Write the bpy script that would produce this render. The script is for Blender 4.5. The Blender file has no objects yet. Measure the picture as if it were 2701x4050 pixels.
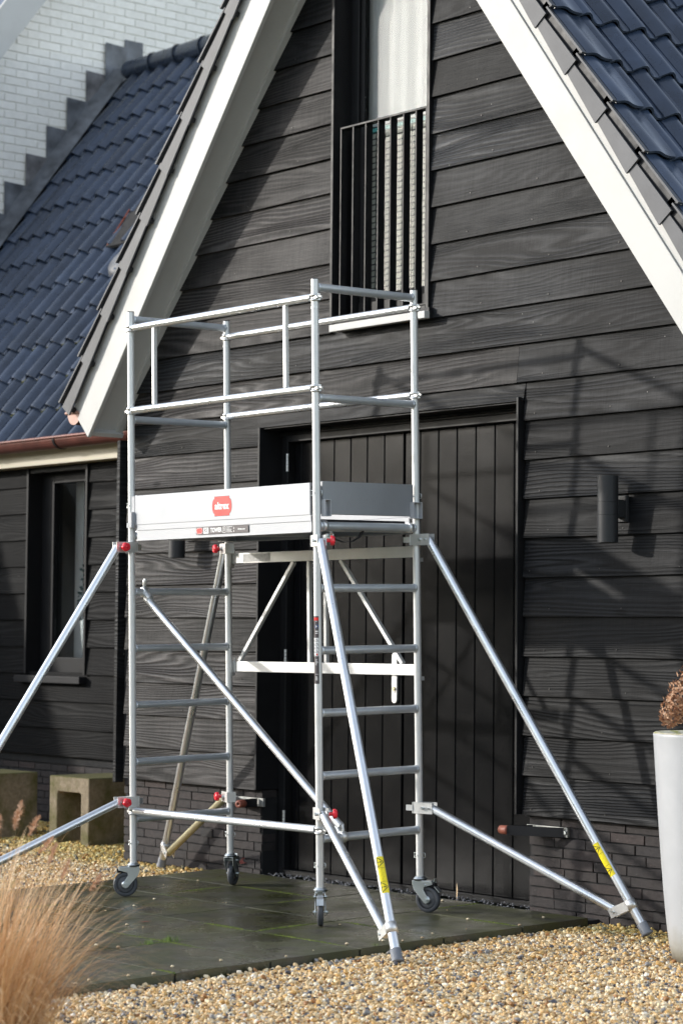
import bpy, math, random
from mathutils import Vector, Matrix, noise as mnoise
random.seed(7)
R2D = math.radians
SC = bpy.context.scene
COL = SC.collection

# ------------------------------------------------------------------ camera
CAMP = Vector((7.94223684, -7.61959488, 1.27910942))
CF = Vector((-0.7655703, 0.64101963, 0.05473533))
CR = Vector((0.64233473, 0.76637122, 0.00901422))
CU = Vector((0.03616929, -0.04205943, 0.99846021))
cd = bpy.data.cameras.new('camera')
cam = bpy.data.objects.new('camera', cd)
COL.objects.link(cam)
M4 = Matrix.Identity(4)
for i in range(3):
    M4[i][0], M4[i][1], M4[i][2], M4[i][3] = CR[i], CU[i], -CF[i], CAMP[i]
cam.matrix_world = M4
cd.sensor_fit = 'HORIZONTAL'; cd.sensor_width = 24.0; cd.lens = 80.567
cd.clip_start = 0.1; cd.clip_end = 2000
cd.dof.use_dof = True; cd.dof.focus_distance = 10.35; cd.dof.aperture_fstop = 3.5
SC.camera = cam

# ------------------------------------------------------------------ light
SUN = Vector((1.10, 1.0, -0.46)).normalized()
w = bpy.data.worlds.new('World'); SC.world = w; w.use_nodes = True
nt = w.node_tree; nt.nodes.clear()
sky = nt.nodes.new('ShaderNodeTexSky'); sky.sky_type = 'NISHITA'; sky.sun_disc = False
sky.sun_elevation = math.asin(-SUN.z); sky.sun_rotation = math.atan2(-SUN.x, -SUN.y)
sky.air_density = 1.0; sky.dust_density = 0.7; sky.ozone_density = 1.0
bg = nt.nodes.new('ShaderNodeBackground'); bg.inputs['Strength'].default_value = 0.15
wo = nt.nodes.new('ShaderNodeOutputWorld')
hs = nt.nodes.new('ShaderNodeHueSaturation'); hs.inputs['Saturation'].default_value = .52; hs.inputs['Value'].default_value = 1.75
nt.links.new(sky.outputs[0], hs.inputs['Color']); nt.links.new(hs.outputs[0], bg.inputs[0]); nt.links.new(bg.outputs[0], wo.inputs[0])
sd = bpy.data.lights.new('sun', 'SUN'); sd.energy = 2.1; sd.angle = R2D(1.7); sd.color = (1.0, 0.955, 0.885)
so = bpy.data.objects.new('sun', sd); COL.objects.link(so)
so.rotation_euler = SUN.to_track_quat('-Z', 'Y').to_euler(); so.location = (-8, -10, 8)
SC.view_settings.view_transform = 'Standard'; SC.view_settings.look = 'None'
SC.view_settings.exposure = 0.70; SC.view_settings.gamma = 1.0
SC.view_settings.use_curve_mapping = False

# ------------------------------------------------------------------ materials
MATS = {}
class NT:
    def __init__(s, name):
        s.m = bpy.data.materials.new(name); s.m.use_nodes = True
        s.t = s.m.node_tree; s.b = s.t.nodes['Principled BSDF']; MATS[name] = s.m
    def n(s, typ, **kw):
        nd = s.t.nodes.new(typ)
        for k, v in kw.items():
            if k in nd.inputs.keys() if isinstance(k, str) else False: nd.inputs[k].default_value = v
            else: setattr(nd, k, v)
        return nd
    def l(s, a, b): s.t.links.new(a, b)
    def coord(s, scale=(1, 1, 1), rnd=0.0):
        tc = s.n('ShaderNodeTexCoord'); mp = s.n('ShaderNodeMapping'); mp.inputs['Scale'].default_value = scale
        s.l(tc.outputs['Object'], mp.inputs[0])
        if rnd:
            oi = s.n('ShaderNodeObjectInfo'); mu = s.n('ShaderNodeMath', operation='MULTIPLY'); mu.inputs[1].default_value = rnd
            s.l(oi.outputs['Random'], mu.inputs[0])
            cb = s.n('ShaderNodeCombineXYZ')
            for i in range(3): s.l(mu.outputs[0], cb.inputs[i])
            s.l(cb.outputs[0], mp.inputs['Location'])
        return mp.outputs[0]
    def noise(s, vec, sc, det=4, rough=.55, dist=0.0):
        nd = s.n('ShaderNodeTexNoise'); nd.inputs['Scale'].default_value = sc; nd.inputs['Detail'].default_value = det
        nd.inputs['Roughness'].default_value = rough; nd.inputs['Distortion'].default_value = dist
        s.l(vec, nd.inputs['Vector']); return nd.outputs[0]
    def ramp(s, fac, stops, interp='LINEAR'):
        r = s.n('ShaderNodeValToRGB'); r.color_ramp.interpolation = interp
        e = r.color_ramp.elements
        while len(e) < len(stops): e.new(0.5)
        for i, (p, c) in enumerate(stops):
            e[i].position = p; e[i].color = (c[0], c[1], c[2], 1) if not isinstance(c, (int, float)) else (c, c, c, 1)
        s.l(fac, r.inputs[0]); return r.outputs[0]
    def math(s, op, a, b=None, c=None):
        nd = s.n('ShaderNodeMath', operation=op)
        for i, v in enumerate((a, b, c)):
            if v is None: continue
            if isinstance(v, (int, float)): nd.inputs[i].default_value = v
            else: s.l(v, nd.inputs[i])
        return nd.outputs[0]
    def mix(s, fac, a, b, mode='MIX'):
        nd = s.n('ShaderNodeMix'); nd.data_type = 'RGBA'; nd.blend_type = mode
        for sock, v in ((nd.inputs[0], fac), (nd.inputs[6], a), (nd.inputs[7], b)):
            if isinstance(v, (int, float)): sock.default_value = v
            elif isinstance(v, tuple): sock.default_value = (*v, 1)
            else: s.l(v, sock)
        return nd.outputs[2]
    def bump(s, h, strength=.3, dist=.01):
        b = s.n('ShaderNodeBump'); b.inputs['Strength'].default_value = strength; b.inputs['Distance'].default_value = dist
        s.l(h, b.inputs['Height']); s.l(b.outputs[0], s.b.inputs['Normal'])
    def set(s, **kw):
        for k, v in kw.items():
            k = {'base': 'Base Color', 'rough': 'Roughness', 'metal': 'Metallic', 'spec': 'Specular IOR Level', 'coat': 'Coat Weight',
                 'coatr': 'Coat Roughness', 'trans': 'Transmission Weight', 'ior': 'IOR', 'aniso': 'Anisotropic', 'alpha': 'Alpha', 'sss': 'Subsurface Weight'}[k]
            if isinstance(v, (int, float)): s.b.inputs[k].default_value = v
            elif isinstance(v, tuple): s.b.inputs[k].default_value = (*v, 1)
            else: s.l(v, s.b.inputs[k])
        return s.m

def simple(name, base, rough=.5, metal=0., var=.12, nscale=14, bumpv=0.0, **kw):
    s = NT(name); v = s.coord(rnd=13.0); nz = s.noise(v, nscale, 5)
    lo = tuple(c * (1 - var) for c in base); hi = tuple(min(1, c * (1 + var)) for c in base)
    s.set(base=s.ramp(nz, [(.3, lo), (.7, hi)]), metal=metal, rough=s.ramp(nz, [(.25, max(.02, rough * .82)), (.75, min(1, rough * 1.18))]), **kw)
    if bumpv: s.bump(s.noise(v, nscale * 6, 3), bumpv, .003)
    return s.m

def wood(name, dark, light, sheen=.42, redden=None, contrast=1.0):
    s = NT(name)
    v = s.coord((1.0, 1.0, 1.0), 37.0)
    mp = s.n('ShaderNodeMapping'); mp.inputs['Scale'].default_value = (.75, 1.0, 7.0); s.l(v, mp.inputs[0])
    fig = s.noise(mp.outputs[0], 1.0, 1.5, .35, .35)
    sep = s.n('ShaderNodeSeparateXYZ'); s.l(v, sep.inputs[0])
    # growth-ring contours of a stretched field
    rings = s.math('MULTIPLY_ADD', fig, 12.0, s.math('MULTIPLY', sep.outputs[2], 44.0))
    wob = s.noise(v, 30, 3, .6)
    rings = s.math('MULTIPLY_ADD', wob, .25, rings)
    pp = s.math('PINGPONG', rings, .5)
    line = s.ramp(s.math('MULTIPLY', pp, 2.0), [(0.0, 0.0), (.30, .18), (.72, .75), (1.0, 1.0)])
    mp2 = s.n('ShaderNodeMapping'); mp2.inputs['Scale'].default_value = (3.0, 3.0, 120.0); s.l(v, mp2.inputs[0])
    fib = s.noise(mp2.outputs[0], 1.6, 4, .6)
    mp3 = s.n('ShaderNodeMapping'); mp3.inputs['Scale'].default_value = (110.0, 3.0, 9.0); s.l(v, mp3.inputs[0])
    saw = s.noise(mp3.outputs[0], 1.0, 2, .5)
    big = s.noise(v, 1.1, 4, .6)
    amt = s.ramp(s.noise(v, .9, 2, .5), [(.35, .25), (.62, 1.0)])
    oi0 = s.n('ShaderNodeObjectInfo'); h1 = s.math('FRACT', s.math('MULTIPLY', oi0.outputs['Random'], 17.3))
    amt = s.math('MULTIPLY', amt, s.ramp(h1, [(0.0, .25), (1.0, 1.15)]))
    t = s.math('MULTIPLY_ADD', s.math('MULTIPLY', line, amt), .72, .08)
    t = s.math('MULTIPLY_ADD', s.math('SUBTRACT', fib, .5), .55, t)
    t = s.math('MULTIPLY_ADD', s.math('SUBTRACT', saw, .5), .30, t)
    t = s.math('MULTIPLY_ADD', s.math('SUBTRACT', big, .5), 1.1, t)
    col = s.ramp(t, [(0.0, dark), (.45, tuple((a + b) / 2.3 for a, b in zip(dark, light))), (1.0, light)])
    # knots
    vo = s.n('ShaderNodeTexVoronoi'); mpk = s.n('ShaderNodeMapping'); mpk.inputs['Scale'].default_value = (2.1, .01, 5.2); s.l(v, mpk.inputs[0])
    vo.inputs['Scale'].default_value = 1.0; vo.inputs['Randomness'].default_value = 1.0; s.l(mpk.outputs[0], vo.inputs['Vector'])
    kn = s.ramp(vo.outputs['Distance'], [(.05, 1.0), (.10, 0.0)])
    col = s.mix(s.math('MULTIPLY', kn, .75), col, tuple(c * .35 for c in dark))
    # white specks and scuffs
    vs = s.n('ShaderNodeTexVoronoi'); vs.inputs['Scale'].default_value = 13.0; s.l(v, vs.inputs['Vector'])
    sp = s.ramp(vs.outputs['Distance'], [(.022, 1.0), (.045, 0.0)])
    gate = s.ramp(s.noise(v, 5.0, 1), [(.56, 0.0), (.60, 1.0)])
    col = s.mix(s.math('MULTIPLY', s.math('MULTIPLY', sp, gate), .7), col, (.32, .31, .29))
    oi = s.n('ShaderNodeObjectInfo')
    br = s.ramp(oi.outputs['Random'], [(0.0, .78), (1.0, 1.22)])
    col = s.mix(1.0, col, br, 'MULTIPLY')
    s.set(base=col, rough=s.ramp(t, [(0, sheen + .12), (1, sheen - .04)]), spec=.13)
    s.bump(s.math('MULTIPLY_ADD', fib, .35, s.math('MULTIPLY_ADD', s.math('MULTIPLY', line, amt), .75, s.math('MULTIPLY', saw, .12))), .85, .0050)
    return s.m

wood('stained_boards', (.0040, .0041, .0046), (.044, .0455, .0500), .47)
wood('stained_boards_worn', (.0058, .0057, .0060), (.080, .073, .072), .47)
wood('stained_boards_painted_shade', (.0036, .0037, .0042), (.021, .0220, .0245), .48)  # darker copy: shade on the lower right wall put into the colour
wood('stained_boards_wing_shade', (.0032, .0032, .0036), (.0105, .0105, .0110), .62)  # base darkened to stand in for the shade lying on the wing wall
simple('nail_head', (.05, .047, .045), .5, metal=.5)
simple('dark_joint', (.010, .010, .011), .9, var=.2)
s = NT('dark_brick'); v = s.coord(rnd=21.0); oi = s.n('ShaderNodeObjectInfo')
base = s.ramp(oi.outputs['Random'], [(0, (.036, .028, .027)), (.5, (.028, .0235, .0235)), (.85, (.050, .036, .034)), (1, (.022, .021, .0225))])
nz = s.noise(v, 38, 6, .65)
chalk = s.ramp(s.noise(v, 60, 4, .7), [(.64, 0.0), (.74, .35)])
s.set(base=s.mix(chalk, s.mix(.7, base, s.ramp(nz, [(.3, .35), (.7, 1.0)]), 'MULTIPLY'), (.19, .175, .165)), rough=.82)
s.bump(nz, .6, .004)
s = NT('white_brick'); v = s.coord(rnd=21.0); nz = s.noise(v, 30, 5, .6)
oi = s.n('ShaderNodeObjectInfo')
s.set(base=s.mix(1.0, s.ramp(nz, [(.3, (.84, .815, .765)), (.7, (.91, .885, .835))]), s.ramp(oi.outputs['Random'], [(0, .93), (1, 1.0)]), 'MULTIPLY'), rough=.7)
s.bump(s.noise(v, 55, 4), .35, .004)
simple('white_mortar', (.74, .725, .69), .85, var=.06, nscale=40, bumpv=.3)
s = NT('white_paint'); v = s.coord(rnd=9.); nz = s.noise(v, 2.8, 7, .7)
s.set(base=s.ramp(nz, [(.28, (.450, .440, .418)), (.5, (.495, .487, .468)), (.75, (.515, .508, .492))]), rough=.55, spec=.3); s.bump(s.noise(v, 90, 2), .04, .002)
simple('cream_paint', (.46, .415, .31), .5, var=.05, nscale=3)
s = NT('glazed_tile'); v = s.coord(rnd=31.0); nz = s.noise(v, 9, 5); fine = s.noise(v, 160, 3)
oi = s.n('ShaderNodeObjectInfo')
s.set(base=s.mix(1.0, s.ramp(nz, [(.3, (.016, .026, .047)), (.7, (.029, .044, .078))]), s.ramp(oi.outputs['Random'], [(0, .70), (1, 1.25)]), 'MULTIPLY'),
      rough=s.ramp(nz, [(.3, .24), (.75, .34)]), spec=.75)
s.bump(fine, .12, .001)
s = NT('tile_flange'); v = s.coord(rnd=31.0); fine = s.noise(v, 120, 4)
pit = s.ramp(s.noise(v, 300, 2), [(.30, .5), (.36, 1.0)])
s.set(base=s.mix(1.0, s.ramp(s.noise(v, 6, 4), [(.3, (.055, .057, .064)), (.7, (.085, .087, .096))]), pit, 'MULTIPLY'), rough=.55, spec=.3)
s.bump(fine, .15, .001)
simple('lead_sheet', (.115, .122, .138), .55, var=.55, nscale=7, bumpv=.25)
simple('lead_sheet_rusty', (.135, .130, .135), .6, var=.55, nscale=9, bumpv=.25)
simple('copper_gutter', (.115, .036, .026), .40, metal=.25, var=.45, nscale=6)
simple('copper_end', (.30, .17, .135), .5, metal=.2, var=.15)
simple('orange_copper', (.30, .065, .022), .45, metal=.3, var=.2)
simple('black_frame', (.0105, .0105, .0115), .5, var=.12, spec=.22)
s = NT('door_paint'); v = s.coord(rnd=17.0)
pim = s.noise(v, 240, 2, .5)
dust = s.ramp(s.noise(v, 420, 1), [(.69, 0.0), (.74, .55)])
s.set(base=s.mix(dust, (.0045, .0045, .0052), (.07, .07, .07)), rough=s.ramp(s.noise(v, 3.5, 3), [(.3, .18), (.7, .27)]), spec=.12)
s.bump(pim, .30, .0016)
s = NT('window_glass')
s.set(base=(.92, .95, .95), rough=.0, trans=1.0, ior=1.22)
simple('curtain_cloth', (.50, .485, .475), .8, var=.03)
simple('blind_cloth', (.42, .40, .34), .8, var=.06)
simple('teal_strip', (.05, .26, .25), .6)
simple('room_dark', (.05, .05, .055), .9)
def metal(name, base, rough, mt, scr=.1):
    s = NT(name); v = s.coord(rnd=11.0)
    mp = s.n('ShaderNodeMapping'); mp.inputs['Scale'].default_value = (60, 60, 1.2); s.l(v, mp.inputs[0])
    a = s.noise(mp.outputs[0], 2.0, 4, .6); b = s.noise(v, 9, 5, .65)
    s.set(base=s.ramp(b, [(.3, tuple(c * .90 for c in base)), (.7, base)]), metal=mt,
          rough=s.ramp(b, [(.3, rough * .85), (.7, rough * 1.15)]))
    if scr: s.bump(a, scr, .001)
    return s.m
metal('aluminium_post', (.70, .70, .69), .42, .45)
metal('aluminium_tube', (.80, .82, .84), .30, .85, .0)
metal('aluminium_rung', (.60, .63, .66), .38, .60, .0)
metal('aluminium_board', (.32, .33, .35), .5, .5, .05)
metal('aluminium_plate', (.72, .72, .71), .42, .8)
metal('galvanised_steel', (.66, .70, .70), .32, .95)
metal('weathered_zinc', (.50, .46, .30), .45, .7)
simple('grey_plastic', (.40, .41, .43), .4, var=.04)
simple('foot_rubber', (.17, .18, .20), .55, var=.1)
simple('wheel_rubber', (.060, .064, .072), .5, var=.12)
simple('wheel_hub_grey', (.085, .088, .095), .45, var=.1)
simple('black_strap', (.012, .012, .013), .6)
simple('red_knob', (.80, .012, .030), .28, var=.04, coat=.3)
simple('sticker_red', (.80, .025, .02), .4, var=.02)
simple('sticker_white', (.80, .80, .79), .45, var=.02)
simple('sticker_dark', (.075, .062, .066), .45, var=.04)
simple('sticker_blue', (.02, .09, .30), .45, var=.02)
simple('sticker_yellow', (.85, .70, .01), .4, var=.03)
simple('sticker_black', (.012, .012, .012), .5, var=.02)
simple('sticker_silver', (.42, .42, .42), .45, var=.2, nscale=60)
simple('lamp_anthracite', (.022, .0225, .024), .5, var=.08, nscale=120, bumpv=.05, spec=.3)
simple('roller_brown', (.26, .075, .045), .5, var=.15)
simple('bracket_black', (.012, .012, .014), .5, var=.12, spec=.25)
simple('bracket_zinc', (.36, .36, .34), .5, metal=.5, var=.3, nscale=30)
s = NT('mossy_concrete'); v = s.coord(rnd=5.0)
n1 = s.noise(v, 4.5, 7, .65); n2 = s.noise(v, 42, 5, .65)
geo = s.n('ShaderNodeNewGeometry'); sp = s.n('ShaderNodeSeparateXYZ'); s.l(geo.outputs['True Normal'], sp.inputs[0])
moss = s.ramp(s.math('MULTIPLY_ADD', sp.outputs[2], .22, n1), [(.42, 0.0), (.64, 1.0)])
col = s.mix(moss, s.ramp(n2, [(.3, (.170, .132, .085)), (.7, (.285, .230, .158))]), (.095, .088, .024))
wht = s.ramp(s.noise(v, 75, 3, .7), [(.70, 0.0), (.76, .7)])
s.set(base=s.mix(wht, col, (.45, .42, .36)), rough=.9); s.bump(n2, .7, .008)
s = NT('wet_paver'); v = s.coord(rnd=0.0); geo = s.n('ShaderNodeNewGeometry'); P = geo.outputs['Position']
n1 = s.noise(P, 1.7, 6, .62); n2 = s.noise(P, 190, 4, .7); n3 = s.noise(P, 5.5, 5, .65)
oi = s.n('ShaderNodeObjectInfo')
moss = s.ramp(n3, [(.36, 0.1), (.58, .95)])
col = s.mix(moss, s.ramp(n2, [(.35, (.018, .017, .012)), (.55, (.044, .040, .030)), (.72, (.12, .110, .088))]), (.040, .043, .012))
col = s.mix(1.0, col, s.ramp(oi.outputs['Random'], [(0, .78), (1, 1.25)]), 'MULTIPLY')
s.set(base=col, rough=s.ramp(n1, [(.38, .15), (.50, .38), (.64, .70)]), spec=.55)
s.bump(s.math('MULTIPLY_ADD', n2, .5, s.math('MULTIPLY', s.noise(P, 70, 3), .5)), .55, .0035)
s = NT('gravel_bed'); geo = s.n('ShaderNodeNewGeometry'); nz = s.noise(geo.outputs['Position'], 60, 4, .7)
s.set(base=s.ramp(nz, [(.3, (.08, .055, .03)), (.7, (.28, .20, .12))]), rough=.95); s.bump(nz, .8, .02)
s = NT('pebble'); oi = s.n('ShaderNodeObjectInfo'); geo = s.n('ShaderNodeNewGeometry')
c1 = s.ramp(oi.outputs['Random'], [(0.0, (.74, .53, .28)), (.16, (.86, .72, .48)), (.28, (.66, .40, .14)), (.42, (.80, .62, .37)), (.54, (.34, .16, .055)),
    (.61, (.70, .48, .24)), (.73, (.88, .80, .65)), (.79, (.26, .25, .24)), (.86, (.085, .085, .10)), (.91, (.62, .41, .18)), (1.0, (.78, .66, .48))], 'CONSTANT')
tc = s.n('ShaderNodeTexCoord'); nz = s.noise(tc.outputs['Object'], 1.3, 4, .6)
c2 = s.mix(.55, c1, s.ramp(nz, [(.3, .62), (.7, 1.1)]), 'MULTIPLY')
sp = s.n('ShaderNodeSeparateXYZ'); s.l(geo.outputs['Position'], sp.inputs[0])
alg = s.math('MULTIPLY', s.ramp(s.math('MULTIPLY_ADD', s.noise(geo.outputs['Position'], 3.5, 3), .8, sp.outputs[1]), [(.0, 0.0), (.45, .62)]), 1.0)
c3 = s.mix(alg, c2, s.mix(1.0, c2, (.80, .78, .22), 'MULTIPLY'))
s.set(base=c3, rough=.45, spec=.4)
s = NT('lawn'); geo = s.n('ShaderNodeNewGeometry'); nz = s.noise(geo.outputs['Position'], 3, 6, .7)
s.set(base=s.ramp(nz, [(.3, (.030, .045, .014)), (.7, (.075, .085, .030))]), rough=.95)
def leafy(name, stops, rough=.6, sss=0.):
    s = NT(name); geo = s.n('ShaderNodeNewGeometry')
    s.set(base=s.ramp(geo.outputs['Random Per Island'], stops), rough=rough); return s.m
leafy('dry_grass', [(0, (.48, .25, .10)), (.3, (.74, .46, .23)), (.65, (.86, .64, .39)), (1, (.60, .33, .14))], .6)
leafy('seed_fluff', [(0, (.50, .28, .17)), (1, (.70, .46, .30))], .8)
leafy('moss_green', [(0, (.06, .085, .012)), (.6, (.115, .155, .018)), (1, (.18, .22, .03))], .8)
leafy('roof_moss_mat', [(0, (.05, .05, .015)), (1, (.12, .12, .035))], .9)
leafy('grass_green', [(0, (.08, .15, .02)), (1, (.22, .32, .05))], .6)
leafy('hedge_leaf', [(0, (.020, .035, .012)), (1, (.055, .075, .025))], .6)
leafy('dried_petal', [(0, (.24, .11, .055)), (.5, (.42, .22, .12)), (1, (.58, .38, .25))], .75)
leafy('pebble_loose', [(0, (.60, .44, .25)), (.5, (.70, .60, .42)), (1, (.34, .22, .12))], .6)
leafy('dark_grit', [(0, (.05, .05, .055)), (1, (.22, .22, .23))], .9)
s = NT('planter_plastic'); v = s.coord(); nz = s.noise(v, 9, 6, .7); sp = s.n('ShaderNodeSeparateXYZ'); s.l(v, sp.inputs[0])
dirt = s.ramp(s.math('MULTIPLY_ADD', nz, .35, s.math('MULTIPLY', sp.outputs[2], 1.6)), [(.17, .75), (.42, 0.0)])
drip = s.ramp(s.noise(v, 34, 5, .75), [(.66, 0.0), (.74, .25)])
s.set(base=s.mix(drip, s.mix(dirt, s.ramp(nz, [(.3, (.40, .41, .425)), (.7, (.44, .45, .465))]), (.27, .24, .16)), (.30, .30, .20)), rough=.38)
s = NT('planter_rim_moss'); v = s.coord(); nz = s.noise(v, 22, 6, .7)
s.set(base=s.mix(s.ramp(nz, [(.45, 0.0), (.62, .85)]), (.62, .57, .45), (.30, .29, .04)), rough=.8)
simple('planter_inside', (.55, .50, .42), .8, var=.1)
simple('dead_leaf_red', (.20, .045, .03), .6)
simple('indoor_leaf', (.03, .07, .07), .6)
simple('vase_white', (.75, .75, .72), .4)

# ------------------------------------------------------------------ mesh helpers
class MB:
    def __init__(s): s.v = []; s.f = []; s.sm = []; s.mi = []; s.cur = 0
    def add(s, vs, fs, smooth=False):
        o = len(s.v); s.v += [tuple(v) for v in vs]
        for f in fs: s.f.append(tuple(i + o for i in f)); s.sm.append(smooth); s.mi.append(s.cur)
        return s
    def box(s, a, b, M=None):
        x0, y0, z0 = a; x1, y1, z1 = b
        vs = [Vector(p) for p in ((x0,y0,z0),(x1,y0,z0),(x1,y1,z0),(x0,y1,z0),(x0,y0,z1),(x1,y0,z1),(x1,y1,z1),(x0,y1,z1))]
        if M: vs = [M @ v for v in vs]
        return s.add(vs, [(3,2,1,0),(4,5,6,7),(0,1,5,4),(1,2,6,5),(2,3,7,6),(3,0,4,7)])
    def hexa(s, vs): return s.add(vs, [(3,2,1,0),(4,5,6,7),(0,1,5,4),(1,2,6,5),(2,3,7,6),(3,0,4,7)])
    def bar(s, p0, p1, wx, wy, up=(0, 0, 1)):
        p0, p1 = Vector(p0), Vector(p1); d = (p1 - p0).normalized(); u = Vector(up)
        a = d.cross(u)
        if a.length < 1e-4: a = d.cross(Vector((1, 0, 0)))
        a.normalize(); b = a.cross(d).normalized(); vs = []
        for p in (p0, p1):
            for sx, sy in ((-1,-1),(1,-1),(1,1),(-1,1)): vs.append(p + a * sx * wx / 2 + b * sy * wy / 2)
        return s.add(vs, [(3,2,1,0),(4,5,6,7),(0,1,5,4),(1,2,6,5),(2,3,7,6),(3,0,4,7)])
    def tube(s, p0, p1, r, seg=16, r1=None, caps=True):
        p0, p1 = Vector(p0), Vector(p1); d = (p1 - p0).normalized(); r1 = r if r1 is None else r1
        a = d.orthogonal().normalized(); b = d.cross(a); o = []
        for p, rr in ((p0, r), (p1, r1)):
            for i in range(seg):
                t = 2 * math.pi * i / seg; o.append(p + (a * math.cos(t) + b * math.sin(t)) * rr)
        s.add(o, [(i, (i + 1) % seg, seg + (i + 1) % seg, seg + i) for i in range(seg)], True)
        if caps: s.add(o, [tuple(range(seg))[::-1], tuple(range(seg, 2 * seg))])
        return s
    def path(s, pts, r, seg=8):
        pts = [Vector(p) for p in pts]; rings = []
        prev = None
        for i, p in enumerate(pts):
            d = (pts[min(i + 1, len(pts) - 1)] - pts[max(i - 1, 0)]).normalized()
            a = d.orthogonal().normalized() if prev is None else (prev - d * prev.dot(d)).normalized()
            prev = a; b = d.cross(a); rr = r[i] if isinstance(r, (list, tuple)) else r
            rings += [p + (a * math.cos(2*math.pi*k/seg) + b * math.sin(2*math.pi*k/seg)) * rr for k in range(seg)]
        fs = []
        for i in range(len(pts) - 1):
            for k in range(seg): fs.append((i*seg+k, i*seg+(k+1)%seg, (i+1)*seg+(k+1)%seg, (i+1)*seg+k))
        s.add(rings, fs, True)
        s.add(rings, [tuple(range(seg))[::-1], tuple(range((len(pts)-1)*seg, len(pts)*seg))])
        return s
    def lathe(s, prof, c=(0,0,0), axis=(0,0,1), seg=24, close=False, smooth=True):
        c = Vector(c); d = Vector(axis).normalized(); a = d.orthogonal().normalized(); b = d.cross(a); vs = []
        for r, h in prof:
            for k in range(seg):
                t = 2*math.pi*k/seg; vs.append(c + d*h + (a*math.cos(t) + b*math.sin(t))*r)
        fs = []; n = len(prof)
        for i in range(n - 1 + (1 if close else 0)):
            j = (i + 1) % n
            for k in range(seg): fs.append((i*seg+k, i*seg+(k+1)%seg, j*seg+(k+1)%seg, j*seg+k))
        return s.add(vs, fs, smooth)
    def prism(s, poly, f0, f1):   # poly: list of 2d; f0,f1 map (u,v)->3d for the two faces
        n = len(poly); vs = [f0(*p) for p in poly] + [f1(*p) for p in poly]
        s.add(vs, [tuple(range(n))[::-1], tuple(range(n, 2*n))] + [(i, (i+1)%n, n+(i+1)%n, n+i) for i in range(n)])
        return s
    def mesh(s, name, mats):
        me = bpy.data.meshes.new(name); me.from_pydata(s.v, [], s.f); 
        me.polygons.foreach_set('use_smooth', s.sm); me.polygons.foreach_set('material_index', s.mi)
        for m in (mats if isinstance(mats, (list, tuple)) else [mats]): me.materials.append(MATS[m])
        me.update()
        return me

def link(name, me, parent=None, M=None):
    o = bpy.data.objects.new(name, me); COL.objects.link(o)
    if parent is not None: o.parent = parent
    if M is not None: o.matrix_local = M
    return o
def fixn(me):
    import bmesh
    bm = bmesh.new(); bm.from_mesh(me); bmesh.ops.recalc_face_normals(bm, faces=bm.faces); bm.to_mesh(me); bm.free()
def part(name, mb, mats, parent=None, bevel=0, fix=True, seg=2, M=None):
    me = mb.mesh(name, mats)
    if fix: fixn(me)
    o = link(name, me, parent, M)
    if bevel:
        b = o.modifiers.new('bevel', 'BEVEL'); b.width = bevel; b.segments = seg; b.limit_method = 'ANGLE'; b.angle_limit = R2D(40)
    return o
def root(name, label=None, cat=None, group=None, kind=None, M=None, loc=None):
    o = bpy.data.objects.new(name, None); COL.objects.link(o); o.empty_display_size = .1
    if M is not None: o.matrix_world = M
    if loc is not None: o.location = loc
    return tag(o, label, cat, group, kind)
def tag(o, label=None, cat=None, group=None, kind=None):
    for k, v in (('label', label), ('category', cat), ('group', group), ('kind', kind)):
        if v: o[k] = v
    return o
def copy_tree(o, parent=None):
    c = o.copy(); COL.objects.link(c); c.parent = parent
    for ch in list(o.children): copy_tree(ch, c)
    return c
def text_data(txt, size, align='CENTER', bold=0.0, sx=1.0):
    cu = bpy.data.curves.new('t', 'FONT'); cu.body = txt; cu.size = size; cu.align_x = align; cu.align_y = 'CENTER'; cu.offset = bold
    cu.resolution_u = 3
    ob = bpy.data.objects.new('t', cu); COL.objects.link(ob)
    bpy.context.view_layer.update()
    me = bpy.data.meshes.new_from_object(ob.evaluated_get(bpy.context.evaluated_depsgraph_get()))
    vs = [(v.co.x * sx, v.co.y) for v in me.vertices]; fs = [tuple(p.vertices) for p in me.polygons]
    bpy.data.objects.remove(ob); bpy.data.curves.remove(cu); bpy.data.meshes.remove(me)
    return vs, fs

def gz(x, y):
    yy = max(-6.0, min(3.2, y + 1.07))
    return 0.00291 * max(-8, min(6, x)) + 0.02136 * yy

# ================================================================== SETTING
# ground sheet reaching the horizon
mb = MB(); xs = [-600, -150, -40, -12, -8, -6, -4, -2, 0, 2, 4, 6, 10, 40, 150, 600]; ys = [-600, -150, -40, -14, -9, -7, -5, -3, -1.5, 0, 1, 2, 3, 6, 20, 80, 400]
vs = [(x, y, gz(x, y) - .062 - (0.0 if abs(x) < 30 and abs(y) < 30 else .05)) for y in ys for x in xs]; nx = len(xs)
mb.add(vs, [(j*nx+i, j*nx+i+1, (j+1)*nx+i+1, (j+1)*nx+i) for j in range(len(ys)-1) for i in range(nx-1)])
g = part('ground', mb, 'lawn', fix=False); tag(g, kind='structure')

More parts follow.
